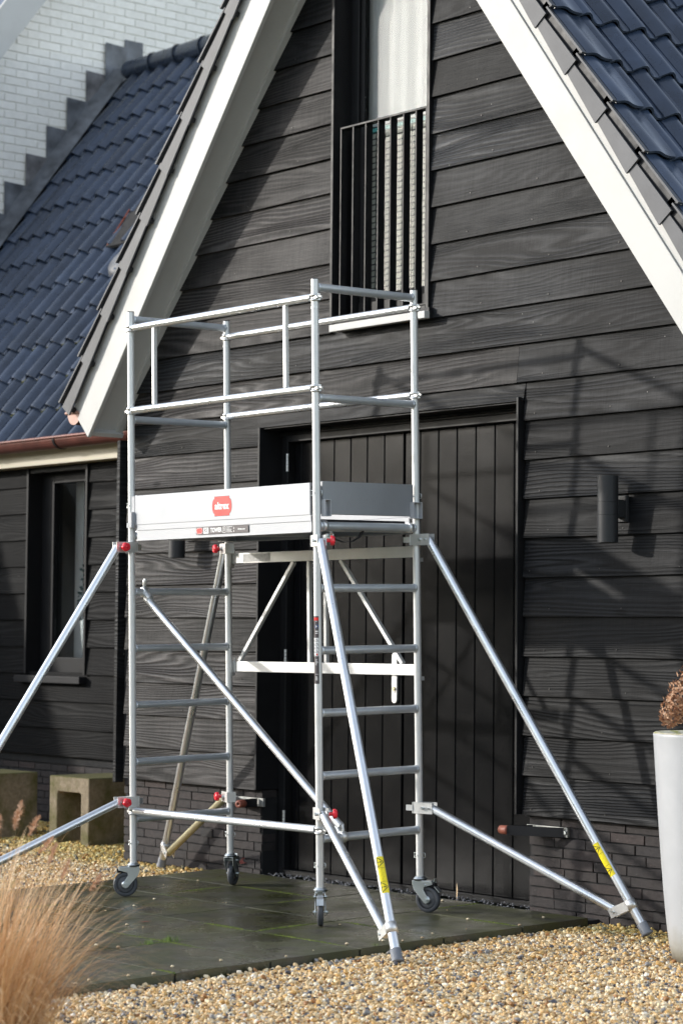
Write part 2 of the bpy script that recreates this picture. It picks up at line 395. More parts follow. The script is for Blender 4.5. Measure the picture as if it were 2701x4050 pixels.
# gravel bed surface (a sheet above the ground, and the pebbles on it)
XL, XR = -2.10, 0.675
def bed_cells():
    cells = []
    def area(x0, x1, y0, y1, st):
        nx = max(1, round((x1-x0)/st)); ny = max(1, round((y1-y0)/st))
        for i in range(nx):
            for j in range(ny):
                cells.append((x0+(x1-x0)*i/nx, x0+(x1-x0)*(i+1)/nx, y0+(y1-y0)*j/ny, y0+(y1-y0)*(j+1)/ny))
    area(XR+.004, 3.6, -4.6, .02, .25)
    area(-7.4, XL-.004, -3.6, 0.0, .3)
    area(-7.4, -3.16, 0.0, .98, .3)
    return cells
mb = MB()
for (x0, x1, y0, y1) in bed_cells():
    mb.add([(x, y, gz(x, y) - .052) for x, y in ((x0,y0),(x1,y0),(x1,y1),(x0,y1))], [(0,1,2,3)])
bed = part('gravel_bed', mb, 'gravel_bed', fix=False); tag(bed, kind='structure')

# pebbles
def pebble_field(name, density, zlift, smin, smax, seed):
    mb = MB()
    for (x0, x1, y0, y1) in bed_cells():
        mb.add([(x, y, gz(x, y) + zlift) for x, y in ((x0,y0),(x1,y0),(x1,y1),(x0,y1))], [(0,1,2,3)])
    o = part(name, mb, 'pebble', fix=False)
    ng = bpy.data.node_groups.new(name + '_nodes', 'GeometryNodeTree')
    ng.interface.new_socket('Geometry', in_out='INPUT', socket_type='NodeSocketGeometry')
    ng.interface.new_socket('Geometry', in_out='OUTPUT', socket_type='NodeSocketGeometry')
    N = ng.nodes.new; L = ng.links.new
    gi = N('NodeGroupInput'); go = N('NodeGroupOutput')
    dp = N('GeometryNodeDistributePointsOnFaces'); dp.distribute_method = 'RANDOM'; dp.inputs['Density'].default_value = density; dp.inputs['Seed'].default_value = seed
    L(gi.outputs[0], dp.inputs['Mesh'])
    sp = N('GeometryNodeSetPosition'); L(dp.outputs['Points'], sp.inputs['Geometry'])
    rv = N('FunctionNodeRandomValue'); rv.data_type = 'FLOAT_VECTOR'; rv.inputs[0].default_value = (0, 0, -.008); rv.inputs[1].default_value = (0, 0, .010)
    L(rv.outputs[0], sp.inputs['Offset'])
    gt = N('GeometryNodeGeometryToInstance')
    for k in range(6):
        ic = N('GeometryNodeMeshIcoSphere'); ic.inputs['Radius'].default_value = 1.0; ic.inputs['Subdivisions'].default_value = 3
        s2 = N('GeometryNodeSetPosition'); L(ic.outputs[0], s2.inputs['Geometry'])
        pos = N('GeometryNodeInputPosition'); nz = N('ShaderNodeTexNoise'); nz.noise_dimensions = '4D'
        nz.inputs['Scale'].default_value = .75; nz.inputs['Detail'].default_value = 1.0; nz.inputs['W'].default_value = seed * 3.1 + k * 5.3
        L(pos.outputs[0], nz.inputs['Vector'])
        sb = N('ShaderNodeVectorMath'); sb.operation = 'SUBTRACT'; sb.inputs[1].default_value = (.5, .5, .5); L(nz.outputs['Color'], sb.inputs[0])
        sc = N('ShaderNodeVectorMath'); sc.operation = 'SCALE'; sc.inputs['Scale'].default_value = 1.5; L(sb.outputs[0], sc.inputs[0])
        L(sc.outputs[0], s2.inputs['Offset'])
        ss = N('GeometryNodeSetShadeSmooth'); L(s2.outputs[0], ss.inputs[0])
        sm = N('GeometryNodeSetMaterial'); sm.inputs['Material'].default_value = MATS['pebble']; L(ss.outputs[0], sm.inputs[0])
        L(sm.outputs[0], gt.inputs[0])
    ip = N('GeometryNodeInstanceOnPoints'); L(sp.outputs[0], ip.inputs['Points']); L(gt.outputs[0], ip.inputs['Instance'])
    ip.inputs['Pick Instance'].default_value = True
    ri = N('FunctionNodeRandomValue'); ri.data_type = 'INT'; ri.inputs[4].default_value = 0; ri.inputs[5].default_value = 5; L(ri.outputs[2], ip.inputs['Instance Index'])
    rr = N('FunctionNodeRandomValue'); rr.data_type = 'FLOAT_VECTOR'; rr.inputs[0].default_value = (-.5, -.5, 0); rr.inputs[1].default_value = (.5, .5, 6.28)
    L(rr.outputs[0], ip.inputs['Rotation'])
    rs = N('FunctionNodeRandomValue'); rs.data_type = 'FLOAT_VECTOR'; rs.inputs[0].default_value = (smin, smin*.85, smin*.62); rs.inputs[1].default_value = (smax, smax*.85, smax*.68); rs.inputs['Seed'].default_value = 9
    L(rs.outputs[0], ip.inputs['Scale'])
    L(ip.outputs[0], go.inputs[0])
    m = o.modifiers.new('pebbles', 'NODES'); m.node_group = ng
    return o
p1 = pebble_field('gravel', 10500, -.040, .0045, .0100, 3)
tag(p1, 'loose cream and ochre pebbles covering the ground', 'gravel', kind='stuff')
p2 = pebble_field('gravel', 380, -.032, .0090, .0130, 8)
tag(p2, 'larger round pebbles scattered over the gravel', 'gravel', kind='stuff')

# paved path
path = root('path', kind='structure')
mb = MB(); mb.box((XL+.01, -7.4, -.001), (XR-.01, -.04, 0.0))
vs = [(XL+.01, -7.4), (XR-.01, -7.4), (XR-.01, .02), (XL+.01, .02)]
mb = MB(); mb.add([(x, y, gz(x, y) - .014) for x, y in vs] + [(x, y, gz(x, y) - .055) for x, y in vs], [(0,1,2,3),(7,6,5,4),(0,4,5,1),(1,5,6,2),(2,6,7,3),(3,7,4,0)])
part('joint_bed', mb, 'dark_joint', path)
xg = [XL, -1.42, -.73, -.045, XR]; yg = [-.055] + [-.47 * k for k in range(1, 16)]
for i in range(4):
    for j in range(15):
        if i == 3 and j == 0: pass
        g_ = .0046
        x0, x1 = xg[i] + g_, xg[i+1] - g_; y1, y0 = yg[j] - g_, yg[j+1] + g_
        dz = random.uniform(-.0007, .0007); t1, t2 = random.uniform(-.0008, .0008), random.uniform(-.0006, .0006)
        cx, cy = (x0+x1)/2, (y0+y1)/2; vs = []
        for zz in (-.05, 0.0):
            for (x, y, a, b) in ((x0,y0,-1,-1),(x1,y0,1,-1),(x1,y1,1,1),(x0,y1,-1,1)):
                vs.append((x-cx, y-cy, gz(x, y) + zz + (dz + t1*a + t2*b if zz == 0 else 0)))
        mb = MB().hexa([Vector(v) for v in vs]); part('paver', mb, 'wet_paver', path, bevel=.0012, seg=1, M=Matrix.Translation((cx, cy, 0)))
# moss in the joints
mb = MB(); rnd = random.Random(3)
def tuft(mb, x, y, z, n, h, w, spread, lean=(0, 0)):
    for _ in range(n):
        a = rnd.uniform(0, 6.28); r = rnd.uniform(0, spread); bx, by = x + r*math.cos(a), y + r*math.sin(a)
        hh = h * rnd.uniform(.5, 1.1); a2 = rnd.uniform(0, 6.28); dx, dy = math.cos(a2)*hh*.6 + lean[0]*hh, math.sin(a2)*hh*.6 + lean[1]*hh
        px, py = -math.sin(a2)*w/2, math.cos(a2)*w/2
        mb.add([(bx-px, by-py, z), (bx+px, by+py, z), (bx+dx*.45+px*.8, by+dy*.45+py*.8, z+hh*.6), (bx+dx*.45-px*.8, by+dy*.45-py*.8, z+hh*.6), (bx+dx, by+dy, z+hh)], [(0,1,2,3),(3,2,4)])
def mossline(x0, y0, x1, y1, step=.004, thr=.02):
    L = math.hypot(x1-x0, y1-y0); n = int(L/step)
    for i in range(n):
        t = i/n; x, y = x0+(x1-x0)*t, y0+(y1-y0)*t
        v = mnoise.noise(Vector((x*2.3, y*2.3, 1.7)))
        if v > thr:
            s_ = min(1, (v-thr)*4)
            x += rnd.uniform(-.003, .003); y += rnd.uniform(-.003, .003); z = gz(x, y) - .0035
            r = .0036*(.6+s_*.9); k = rnd.uniform(.8, 1.3)
            mb.add([(x-r,y,z),(x,y-r,z),(x+r,y,z),(x,y+r,z),(x,y,z+r*1.5*k)], [(0,1,4),(1,2,4),(2,3,4),(3,0,4)], True)
for x in xg[1:-1]: mossline(x, -5.5, x, -.06)
for y in yg[1:]: mossline(XL, y, XR, y)
o = part('joint_moss', mb, 'moss_green', path); tag(o, kind='stuff')

# ================================================================== MAIN HOUSE (black gable)
XRIDGE, ZRIDGE = -.8157, 5.53
C53, S53 = math.cos(R2D(53)), math.sin(R2D(53))
def sl(side, t, h, y):
    return Vector((XRIDGE + side*(t*C53 + h*S53), y, ZRIDGE - t*S53 + h*C53))
def slope_x(side, z, h=0.05):   # x of the soffit plane at height z
    # z = ZR - t S + h C ; x = XR + side (t C + h S)
    t = (ZRIDGE + h*C53 - z)/S53
    return XRIDGE + side*(t*C53 + h*S53)
house = root('gable_house', 'black timber clad gable house with white verge boards and blue black roof tiles', 'house')
HX0, HX1 = -3.13, 1.46
DX0, DX1, DZ = -1.828, .192, 2.410
WX0, WX1, WZ = -1.226, -.470, 2.925
BZ, BP = .457, .1855
# wall backing
wall = MB()
def yprism(mb, poly, y0, y1): return mb.prism(poly, lambda u, v: Vector((u, y0, v)), lambda u, v: Vector((u, y1, v)))
YB0, YB1 = .016, .16
yprism(wall, [(HX0, BZ-.01), (DX0, BZ-.01), (DX0, DZ), (HX0, DZ)], YB0, YB1)
yprism(wall, [(DX1, BZ-.01), (HX1, BZ-.01), (HX1, DZ), (DX1, DZ)], YB0, YB1)
yprism(wall, [(HX0, DZ), (HX1, DZ), (slope_x(1, WZ-.06), WZ-.06), (slope_x(-1, WZ-.06), WZ-.06)], YB0, YB1)
yprism(wall, [(slope_x(-1, WZ-.06), WZ-.06), (WX0, WZ-.06), (WX0, 5.0), (slope_x(-1, 5.0), 5.0)], YB0, YB1)
yprism(wall, [(WX1, WZ-.06), (slope_x(1, WZ-.06), WZ-.06), (slope_x(1, 5.0), 5.0), (WX1, 5.0)], YB0, YB1)
yprism(wall, [(slope_x(-1, 5.0), 5.0), (slope_x(1, 5.0), 5.0), (XRIDGE, 5.6)], YB0, YB1)
# side and rear walls
wall.box((HX0, .161, -.1), (HX0+.15, 7.0, 2.55)); wall.box((HX1-.15, .161, -.1), (HX1, 7.0, 2.55)); wall.box((HX0+.151, 6.85, -.1), (HX1-.151, 7.0, 2.55))
wallo = part('wall', wall, 'dark_joint', house)
# weatherboards
rb = random.Random(11)
def board_mesh(x0b, x1b, x0t, x1t, z0, z1, seed, yb=-.024, yt=-.004):
    # wedge board, bottom edge proud, slightly wavy
    mb = MB(); n = max(2, int((x1b-x0b)/.22)); A = []
    for i in range(n+1):
        t = i/n; xb = x0b+(x1b-x0b)*t; xt = x0t+(x1t-x0t)*t
        wv = mnoise.noise(Vector((xb*1.3, z0*7.7, seed)))*.0035; wz = mnoise.noise(Vector((xb*3.1, z0*5.1, seed+9)))*.0025
        A.append([Vector((xb, yb+wv, z0+wz)), Vector((xt, yt, z1)), Vector((xt, .012, z1)), Vector((xb, .012, z0+wz))])
    vs = [p for a in A for p in a]; fs = []
    for i in range(n):
        o = i*4
        for k in range(4): fs.append((o+k, o+4+k, o+4+(k+1)%4, o+(k+1)%4))
    fs += [(0,1,2,3), (n*4+3, n*4+2, n*4+1, n*4)]
    return mb.add(vs, fs)
def weatherboard(name, pieces, mat, parent):
    x0 = pieces[0][0]; z0 = pieces[0][4]
    mb = MB()
    for p in pieces:
        m = board_mesh(*p, seed=rb.random()*50); mb.add(m.v, m.f)
    c = Vector(((pieces[0][0]+pieces[0][1])/2, 0, z0))
    mb.v = [tuple(Vector(v)-c) for v in mb.v]
    return part(name, mb, mat, parent, M=Matrix.Translation(c))
k = 0
while True:
    z0 = BZ + BP*k; z1 = z0 + BP + .012
    if z0 > 5.25: break
    if z0 < 2.45:
        l0 = l1 = -3.072 + rb.uniform(-.012, .012); r0 = r1 = HX1
        if z1 > 2.5: l1 = max(l1, slope_x(-1, z1) - .05); r1 = min(r1, slope_x(1, z1)+.05)
    else:
        l0, r0 = slope_x(-1, z0) - .045, slope_x(1, z0) + .045
        l1, r1 = slope_x(-1, z1) - .045, slope_x(1, z1) + .045
        l0 = max(l0, -3.072); 
    if z1 < DZ+.02:
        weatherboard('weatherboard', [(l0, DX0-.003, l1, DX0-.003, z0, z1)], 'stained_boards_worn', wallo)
        weatherboard('weatherboard', [(DX1+.012, r0, DX1+.012, r1, z0, z1)], 'stained_boards_painted_shade', wallo)
    elif z0 < DZ:
        weatherboard('weatherboard', [(l0, DX0-.003, l1, DX0-.003, z0, z1), (DX0-.0031, DX1+.0121, DX0-.0031, DX1+.0121, DZ, z1), (DX1+.012, r0, DX1+.012, r1, z0, z1)], 'stained_boards', wallo)
    elif z1 < WZ-.02:
        if k in (11,):
            xm = .16
            weatherboard('weatherboard', [(l0, xm-.001, l1, xm-.001, z0, z1)], 'stained_boards_worn', wallo)
            weatherboard('weatherboard', [(xm+.001, r0, xm+.001, r1, z0, z1)], 'stained_boards', wallo)
        else: weatherboard('weatherboard', [(l0, r0, l1, r1, z0, z1)], 'stained_boards', wallo)
    else:
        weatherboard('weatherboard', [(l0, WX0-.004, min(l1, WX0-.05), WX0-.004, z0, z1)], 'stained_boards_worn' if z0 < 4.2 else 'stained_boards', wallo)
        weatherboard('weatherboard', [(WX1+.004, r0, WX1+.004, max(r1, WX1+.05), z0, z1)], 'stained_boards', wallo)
    k += 1
mb = MB(); rn = random.Random(31)
for k in range(24):
    z = BZ + BP*k + .032; x = -2.95 + rn.uniform(-.05, .05)
    while x < 1.4:
        inside = (z < DZ+.1 and DX0-.02 < x < DX1+.04) or (z > WZ-.1 and WX0-.03 < x < WX1+.03) or x < slope_x(-1, z)+.05 or x > slope_x(1, z)-.05
        if not inside:
            zz = z + rn.uniform(-.006, .008); mb.tube((x, -.012, zz), (x, -.0235, zz), .0034, 6)
        x += .47 + rn.uniform(-.03, .03)
o = part('nail', mb, 'nail_head', wallo); tag(o, kind='stuff')
mb = MB().box((-3.165, -.036, BZ-.03), (-3.135, .02, 2.42)); part('corner_board', mb, 'stained_boards', wallo, bevel=.002)
# brick plinth
plinth = part('plinth', MB().box((HX0+.01, .028, -.15), (DX0+.0, .15, BZ+.005)), 'dark_joint', house)
plinth2 = part('plinth', MB().box((DX1+.02, .028, -.15), (HX1-.01, .15, BZ+.005)), 'dark_joint', house)
BRICKM = {}
def brick_mesh(L, h=.0405, d=.095, mat='dark_brick', jag=.0012):
    key = (round(L, 3), h, mat, random.randint(0, 3))
    if key in BRICKM: return BRICKM[key]
    mb = MB(); n = 5; top = []; vs = []
    ring = []
    for i in range(n+1):
        x = L*i/n
        j = lambda s=1.0: random.uniform(-jag, jag)*s
        ring.append([(x, j(.7), .0+j()), (x, j(.7), h+j()), (x, d, h), (x, d, 0)])
    vs = [p for a in ring for p in a]; fs = []
    for i in range(n):
        o = i*4
        for q in range(4): fs.append((o+q, o+4+q, o+4+(q+1)%4, o+(q+1)%4))
    fs += [(0,1,2,3), (n*4+3, n*4+2, n*4+1, n*4)]
    me = mb.add(vs, fs).mesh('brick', mat); fixn(me); BRICKM[key] = me; return me
def brick_run(x0, x1, y, zbase, zt, parent, hp=.0475, seed=1, L=.2075, mat='dark_brick', h=.0405):
    r = random.Random(seed); row = 0; z = zt - hp
    while z > zbase:
        x = x0 - (0 if row % 2 == 0 else L*.5 + r.uniform(-.02, .02)) + (r.choice([0, -.05, .03]) if row % 3 else 0)
        while x < x1 - .01:
            LL = L if r.random() > .22 else L*.48
            a, b = max(x, x0), min(x+LL-.007, x1)
            if b - a > .025:
                link('brick', brick_mesh(round((b-a)*50)/50 if b-a > .03 else .03, h=h, mat=mat), parent, Matrix.Translation((a, y + r.uniform(-.0015, .0025), z)))
            x += LL
        z -= hp; row += 1
brick_run(HX0+.01, DX0+.0, .018, -.08, BZ+.004, plinth, seed=4)
brick_run(DX1+.025, HX1, .018, -.08, BZ+.004, plinth2, seed=9)

# verge boards, soffit, roof
rj = random.Random(6)
for side, nm in ((-1, 'l'), (1, 'r')):
    def slab(t0, t1, h0, h1, y0, y1, tb=None):
        tb = t1 if tb is None else tb
        P_ = [sl(side, t0, h0, y0), sl(side, t1, h0, y0), sl(side, tb, h1, y0), sl(side, t0, h1, y0)]
        Q_ = [sl(side, t0, h0, y1), sl(side, t1, h0, y1), sl(side, tb, h1, y1), sl(side, t0, h1, y1)]
        return MB().hexa(P_ + Q_)
    part('verge_board', slab(-.0, 3.888, 0.0, .158, -.25, -.226, 3.862), 'white_paint', house, bevel=.003)
    part('verge_board', slab(-.0, 3.862, .1585, .245, -.240, -.215, 3.850), 'white_paint', house, bevel=.002)
    part('soffit', slab(.05, 3.855, .050, .066, -.2245, .03), 'white_paint', house)
    part('soffit_fillet', slab(.05, 3.855, .028, .0495, -.046, -.004), 'white_paint', house)
    m_ = slab(3.8555, 3.884, .012, .16, -.2245, -.002, 3.870); part('verge_end_board', m_, 'white_paint', house, bevel=.002)
    roof = part('roof', slab(0.02, 3.86, .068, .236, -.2135, 7.2), 'dark_joint', house)
    # tiles
    def tile_mesh(w_, L, amp, n=9, mat=('glazed_tile',), th=.013, nosedrop=0.0):
        mb = MB(); prof = []
        for i in range(n+1):
            u = i/n
            hgt = amp*(.5 - .5*math.cos(2*math.pi*(u**1.15))) if True else 0
            hgt = amp*(math.sin(math.pi*min(1, u/.62))**1.3 if u < .62 else -.28*math.sin(math.pi*(u-.62)/.38))
            prof.append((u*w_*1.06, hgt))
        tilt = .030
        rows = [(0.0, 0.0), (L*.55, tilt*.55), (L-.012, tilt-.001), (L, tilt-.004)]
        vs = [];
        for (t, hh) in rows:
            for (x, h_) in prof: vs.append((x, t, h_ + hh))
        N = n+1; fs = []
        for r_ in range(len(rows)-1):
            for i in range(n): fs.append((r_*N+i, r_*N+i+1, (r_+1)*N+i+1, (r_+1)*N+i))
        mb.add(vs, fs, True)
        lo = [(x, L, h_ + tilt - .004 - th) for (x, h_) in prof]; lo2 = [(x, L*.7, h_ + tilt*.7 - th) for (x, h_) in prof]
        last = [vs[(len(rows)-1)*N+i] for i in range(N)]
        mb.add(last + lo, [(i, i+1, N+i+1, N+i) for i in range(n)])
        mb.add(lo + lo2, [(i, i+1, N+i+1, N+i) for i in range(n)], True)
        e0 = [vs[r_*N] for r_ in range(len(rows))]; e1 = [vs[r_*N+n] for r_ in range(len(rows))]
        for e in (e0, e1):
            lw = [(p[0], p[1], p[2]-th) for p in e]; q = len(e); mb.add(e + lw, [(i, i+1, q+i+1, q+i) for i in range(q-1)])
        return mb
    def tj():
        return Matrix.Translation((rj.uniform(-.0015, .0015), rj.uniform(-.003, .003), rj.uniform(-.001, .0015))) @ Matrix.Rotation(rj.uniform(-.008, .008), 4, 'Z') @ Matrix.Rotation(rj.uniform(-.012, .012), 4, 'Y')
    def tile_matrix(t_nose, L, y):
        # local x -> +Y world, local y -> down slope, local z -> outward normal
        o = sl(side, t_nose - L, .262, y); ex = Vector((0, 1, 0)); ey = Vector((side*C53, 0, -S53)); ez = Vector((side*S53, 0, C53))
        M = Matrix.Identity(4)
        for i in range(3): M[i][0], M[i][1], M[i][2], M[i][3] = ex[i], ey[i], ez[i], o[i]
        return M
    TL = .345; GA = .318; WC = .182
    tm = tile_mesh(WC, TL, .040).mesh('roof_tile', 'glazed_tile')
    vt = MB()
    # verge tile: hanging flange, recessed web (black paints in the shaded gap), rim and roll
    vt.cur = 1
    vt.hexa([Vector(p) for p in ((.008,.0,-.044),(.016,.0,-.044),(.016,.0,.008),(.008,.0,.008),(0,TL,-.056),(.012,TL,-.056),(.012,TL,.034),(0,TL,.034))])
    vt.cur = 2
    vt.box((.020, .0, -.03), (.026, TL-.06, .06))
    vt.cur = 1
    vt.hexa([Vector(p) for p in ((.008,.0,.046),(.03,.0,.046),(.03,.0,.055),(.008,.0,.055),(.000,TL,.074),(.03,TL,.074),(.03,TL,.085),(.0,TL,.085))])
    vt.cur = 2
    vt.box((.013, TL-.045, -.058), (.035, TL-.02, -.02))
    vt.cur = 0
    t2 = tile_mesh(WC-.02, TL, .012); vt.add([(x+.028, y, z+.058) for x, y, z in t2.v], t2.f, True)
    vm = vt.mesh('verge_tile', ('glazed_tile', 'tile_flange', 'bracket_black'))
    kk = 0
    while .05 + GA*kk < 3.95:
        tn = .055 + GA*kk
        if tn > .3:
            link('verge_tile', vm, roof, tile_matrix(tn, TL, -.285) @ tj())
            for c in range(10 if side > 0 else 3):
                link('roof_tile', tm, roof, tile_matrix(tn, TL, -.285 + .178 + WC*c) @ Matrix.Translation((0, 0, .030)) @ tj())
        kk += 1
    # the rest of the slope away from the camera, joined
    rest = MB(); t3 = tile_mesh(WC, TL, .034, n=5)
    for c in range(10 if side > 0 else 3, 40):
        for kk in range(1, 13):
            Mx = tile_matrix(.055 + GA*kk, TL, -.285 + .178 + WC*c) @ Matrix.Translation((0, 0, .030))
            rest.add([Mx @ Vector(v) for v in t3.v], t3.f, True)
    o = part('tile_field', rest, 'glazed_tile', roof, fix=False); tag(o, kind='stuff')
    # half round gutter with end cap
    if True:
        gc = sl(side, 3.80, .20, 0); cx = gc.x + side*.055; cz = 2.575
        gm = MB(); prof = [(math.cos(a)*.066, math.sin(a)*.066) for a in [math.pi + math.pi*i/12 for i in range(13)]]
        inn = [(math.cos(a)*.060, math.sin(a)*.060) for a in [math.pi + math.pi*i/12 for i in range(13)]][::-1]
        poly = prof + inn
        gm.prism(poly, lambda u, v: Vector((cx+u, -.235, cz+v)), lambda u, v: Vector((cx+u, 7.0, cz+v)))
        gut = part('gutter', gm, 'copper_gutter', house)
        e = MB(); e.prism(prof, lambda u, v: Vector((cx+u, -.241, cz+v)), lambda u, v: Vector((cx+u, -.236, cz+v))); part('gutter_end_cap', e, 'copper_end', gut)
        e = MB(); e.tube((cx - .085, -.24, cz+.006), (cx+.05, -.24, cz+.006), .011, 10); part('gutter_bead', e, 'copper_end', gut)
# ridge tiles of the main roof
rg = MB()
for i in range(20):
    y = -.28 + i*.38; rg.lathe([(.075, 0), (.085, .38), (.085, .39)], (XRIDGE, y, ZRIDGE+.40), (0, 1, 0), 14)
part('ridge_cap', rg, 'glazed_tile', house)

# ---- door
door = part('door', MB().box((DX0+.03, .178, .0), (DX1+.03, .20, DZ)), 'dark_joint', house)
fr = MB()
fr.box((DX0-.0, -.034, BZ), (DX0+.016, .15, DZ+.0))                  # left jamb lining
fr.box((DX1-.014, -.045, BZ), (DX1, .15, DZ+.016))
fr.box((DX0+.0165, -.012, DZ-.010), (DX1-.0145, .15, DZ+.004))
part('door_lining', fr, 'black_frame', door, bevel=.002)
fr = MB(); fr.box((DX0+.017, .120, .02), (DX0+.07, .176, DZ-.011)); fr.box((DX1-.05, .12, .02), (DX1+.02, .176, DZ-.011)); fr.box((DX0+.0705, .112, DZ-.075), (DX1-.0505, .176, DZ-.011))
fr.tube((DX0+.02, .110, DZ-.03), (DX1-.015, .110, DZ-.03), .010, 8)
part('door_frame', fr, 'black_frame', door, bevel=.003)
part('reveal', MB().box((DX0-.08, .1505, -.05), (DX0+.0165, .26, DZ)).box((DX1, .1505, -.05), (DX1+.1, .26, DZ)).box((DX0-.08, .151, DZ+.001), (DX1+.1, .26, DZ+.1)), 'black_frame', house)
gro = [-1.745, -1.680, -1.543, -1.406, -1.270, -1.136, -.999, -.848, None, -.838, -.721, -.584, -.447, -.310, -.174, -.037, .100, .148]
prev = None
for g0 in gro:
    if g0 is not None and prev is not None:
        mb = MB().box((prev+.0025, .155, .032), (g0-.0025, .178, DZ-.068)); part('door_board', mb, 'door_paint', door, bevel=.004)
    prev = g0
part('threshold', MB().box((DX0+.03, .112, .004), (DX1+.02, .176, .026)), 'black_frame', door, bevel=.003)
part('threshold_strip', MB().box((DX0+.06, .106, .0262), (DX1-.0, .150, .031)), 'black_frame', door)
for z in (2.225, 1.165, .30):
    mb = MB()
    for i in range(5): mb.tube((DX0+.022+.055, .112, z-.048+i*.0195), (DX0+.022+.055, .112, z-.048+i*.0195+.0175), .0085, 10)
    part('hinge', mb, 'aluminium_plate', door)
mb = MB(); poly = []
for cz, a0 in ((1.185, 0), (.965, math.pi)):
    for i in range(9): poly.append((-.896 + .020*math.cos(a0+math.pi*i/8), cz + .020*math.sin(a0+math.pi*i/8)))
yprism(mb, poly, .142, .1545); hp = part('door_handle_plate', mb, 'aluminium_plate', door, bevel=.002)
mb = MB(); mb.tube((-.896, .142, 1.11), (-.896, .105, 1.11), .009); mb.path([(-.896, .105, 1.11), (-.93, .100, 1.11), (-1.0, .10, 1.108)], .009); part('door_handle', mb, 'aluminium_plate', door)
mb = MB(); mb.tube((-.896, .142, 1.02), (-.896, .135, 1.02), .010, 14); mb.box((-.899, .1335, 1.0), (-.893, .136, 1.012)); part('lock_cylinder', mb, 'weathered_zinc', door)

# ---- window with juliet railing
win = part('window', MB().box((WX0+.02, .20, WZ), (WX1-.02, .215, 5.2)), 'room_dark', house)
fr = MB()
fr.box((WX0-.006, -.034, WZ-.004), (WX0+.014, .14, 5.0)); fr.box((WX1-.014, -.034, WZ-.004), (WX1+.008, .14, 5.0)); fr.box((WX0+.0145, -.034, WZ-.004), (WX1-.0145, .14, WZ+.012))
part('window_lining', fr, 'black_frame', win, bevel=.002)
fr = MB(); fr.box((WX0+.0145, .085, WZ+.012), (WX0+.075, .14, 4.98)); fr.box((WX1-.065, .085, WZ+.012), (WX1-.0145, .14, 4.98)); fr.box((WX0+.0755, .085, WZ+.012), (WX1-.0655, .14, WZ+.10)); fr.box((WX0+.0755, .083, 4.90), (WX1-.0655, .14, 4.98))
part('window_frame', fr, 'black_frame', win, bevel=.003)
fr = MB(); a0, a1 = WX0+.0755, WX1-.0655
fr.box((a0, .100, WZ+.10), (a0+.028, .138, 4.90)); fr.box((a1-.006, .100, WZ+.10), (a1, .138, 4.90)); fr.box((a0+.0285, .1, WZ+.10), (a1-.0065, .138, WZ+.14))
part('sash', fr, 'black_frame', win, bevel=.003)
part('pane', MB().box((a0+.028, .118, WZ+.14), (a1-.0065, .124, 4.899)), 'window_glass', win)
cu = MB(); n = 40
for i in range(n):
    x = a0 + (a1-a0)*i/n; x2 = a0+(a1-a0)*(i+1)/n; f = lambda q: .165 + .010*math.sin(q*22) + .004*math.sin(q*61)
    cu.add([(x, f(x), 3.97), (x2, f(x2), 3.97), (x2, f(x2), 4.95), (x, f(x), 4.95)], [(0,1,2,3)], True)
part('curtain', cu, 'curtain_cloth', win, fix=False)
for i in range(9):
    x = a0 - .005 + i*.070; bl = MB(); m = 30
    for j in range(m):
        z = WZ+.06 + (3.935-WZ-.06)*j/m; z2 = WZ+.06 + (3.935-WZ-.06)*(j+.82)/m
        bl.add([(x, .160, z), (x+.060, .160, z), (x+.060, .166, z2), (x, .166, z2)], [(0,1,2,3)])
    part('blind_strip', bl, 'blind_cloth', win, fix=False)
part('blind_head', MB().box((a0, .15, 3.935), (a1, .17, 3.955)), 'teal_strip', win)
part('sill', MB().box((-1.172, -.085, 2.862), (-.432, -.05, 2.899)), 'white_paint', win, bevel=.003)
part('sill_support', MB().box((WX0+.06, -.049, 2.868), (WX1+.03, .0, 2.92)), 'bracket_black', win)
rail = part('railing', MB().box((-1.160, -.030, 3.932), (-.486, .018, 3.942)).box((-1.160, -.030, 2.940), (-.486, .018, 2.948)), 'black_frame', win, bevel=.001)
for x in (-1.160, -1.062, -.962, -.864, -.768, -.668, -.573, -.496):
    part('baluster', MB().box((x, -.028, 2.9485), (x+.008, .016, 3.9315)), 'black_frame', rail)

# ================================================================== LEFT WING
wing = root('side_wing', 'lower wing of the black house with gutter, dark window and tiled roof beside white wall', 'house')
WY = 1.0; WXL = -8.33; WXR = -3.17
GX0, GX1, GZ0, GZ1 = -5.735, -4.995, 1.010, 2.435
wb = MB()
wb.box((WXL+.05, WY+.016, .40), (GX0, WY+.16, 2.56)); wb.box((GX1, WY+.016, .40), (-.5+WXR+.5, WY+.16, 2.56)); wb.box((GX0, WY+.016, .40), (GX1, WY+.16, GZ0)); wb.box((GX0, WY+.016, GZ1), (GX1, WY+.16, 2.56))
wwall = part('wall', wb, 'dark_joint', wing)
k = 0
while True:
    z0 = .457-.035*0 + BP*k; z1 = z0 + BP + .012
    if z0 > 2.4: break
    zb = z0 if k else z0
    if z1 <= GZ0 + .02 or False:
        weatherboard('weatherboard', [(WXL+.06, WXR, WXL+.06, WXR, z0, z1)], 'stained_boards_wing_shade', wwall)
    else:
        weatherboard('weatherboard', [(WXL+.06, GX0-.012, WXL+.06, GX0-.012, z0, z1)], 'stained_boards_wing_shade', wwall)
        weatherboard('weatherboard', [(GX1+.012, WXR-.07, GX1+.012, WXR-.07, z0, z1)], 'stained_boards_wing_shade', wwall)
    k += 1
for ch in wwall.children: ch.location.y += WY
part('corner_board', MB().box((WXR-.058, WY-.02, .95), (WXR-.03, WY+.01, 2.44)), 'stained_boards_wing_shade', wwall)
wp = part('plinth', MB().box((WXL+.05, WY+.03, -.1), (WXR, WY+.15, .4)), 'dark_joint', wing)
brick_run(-7.2, WXR, WY+.02, -.02, .445, wp, seed=14)
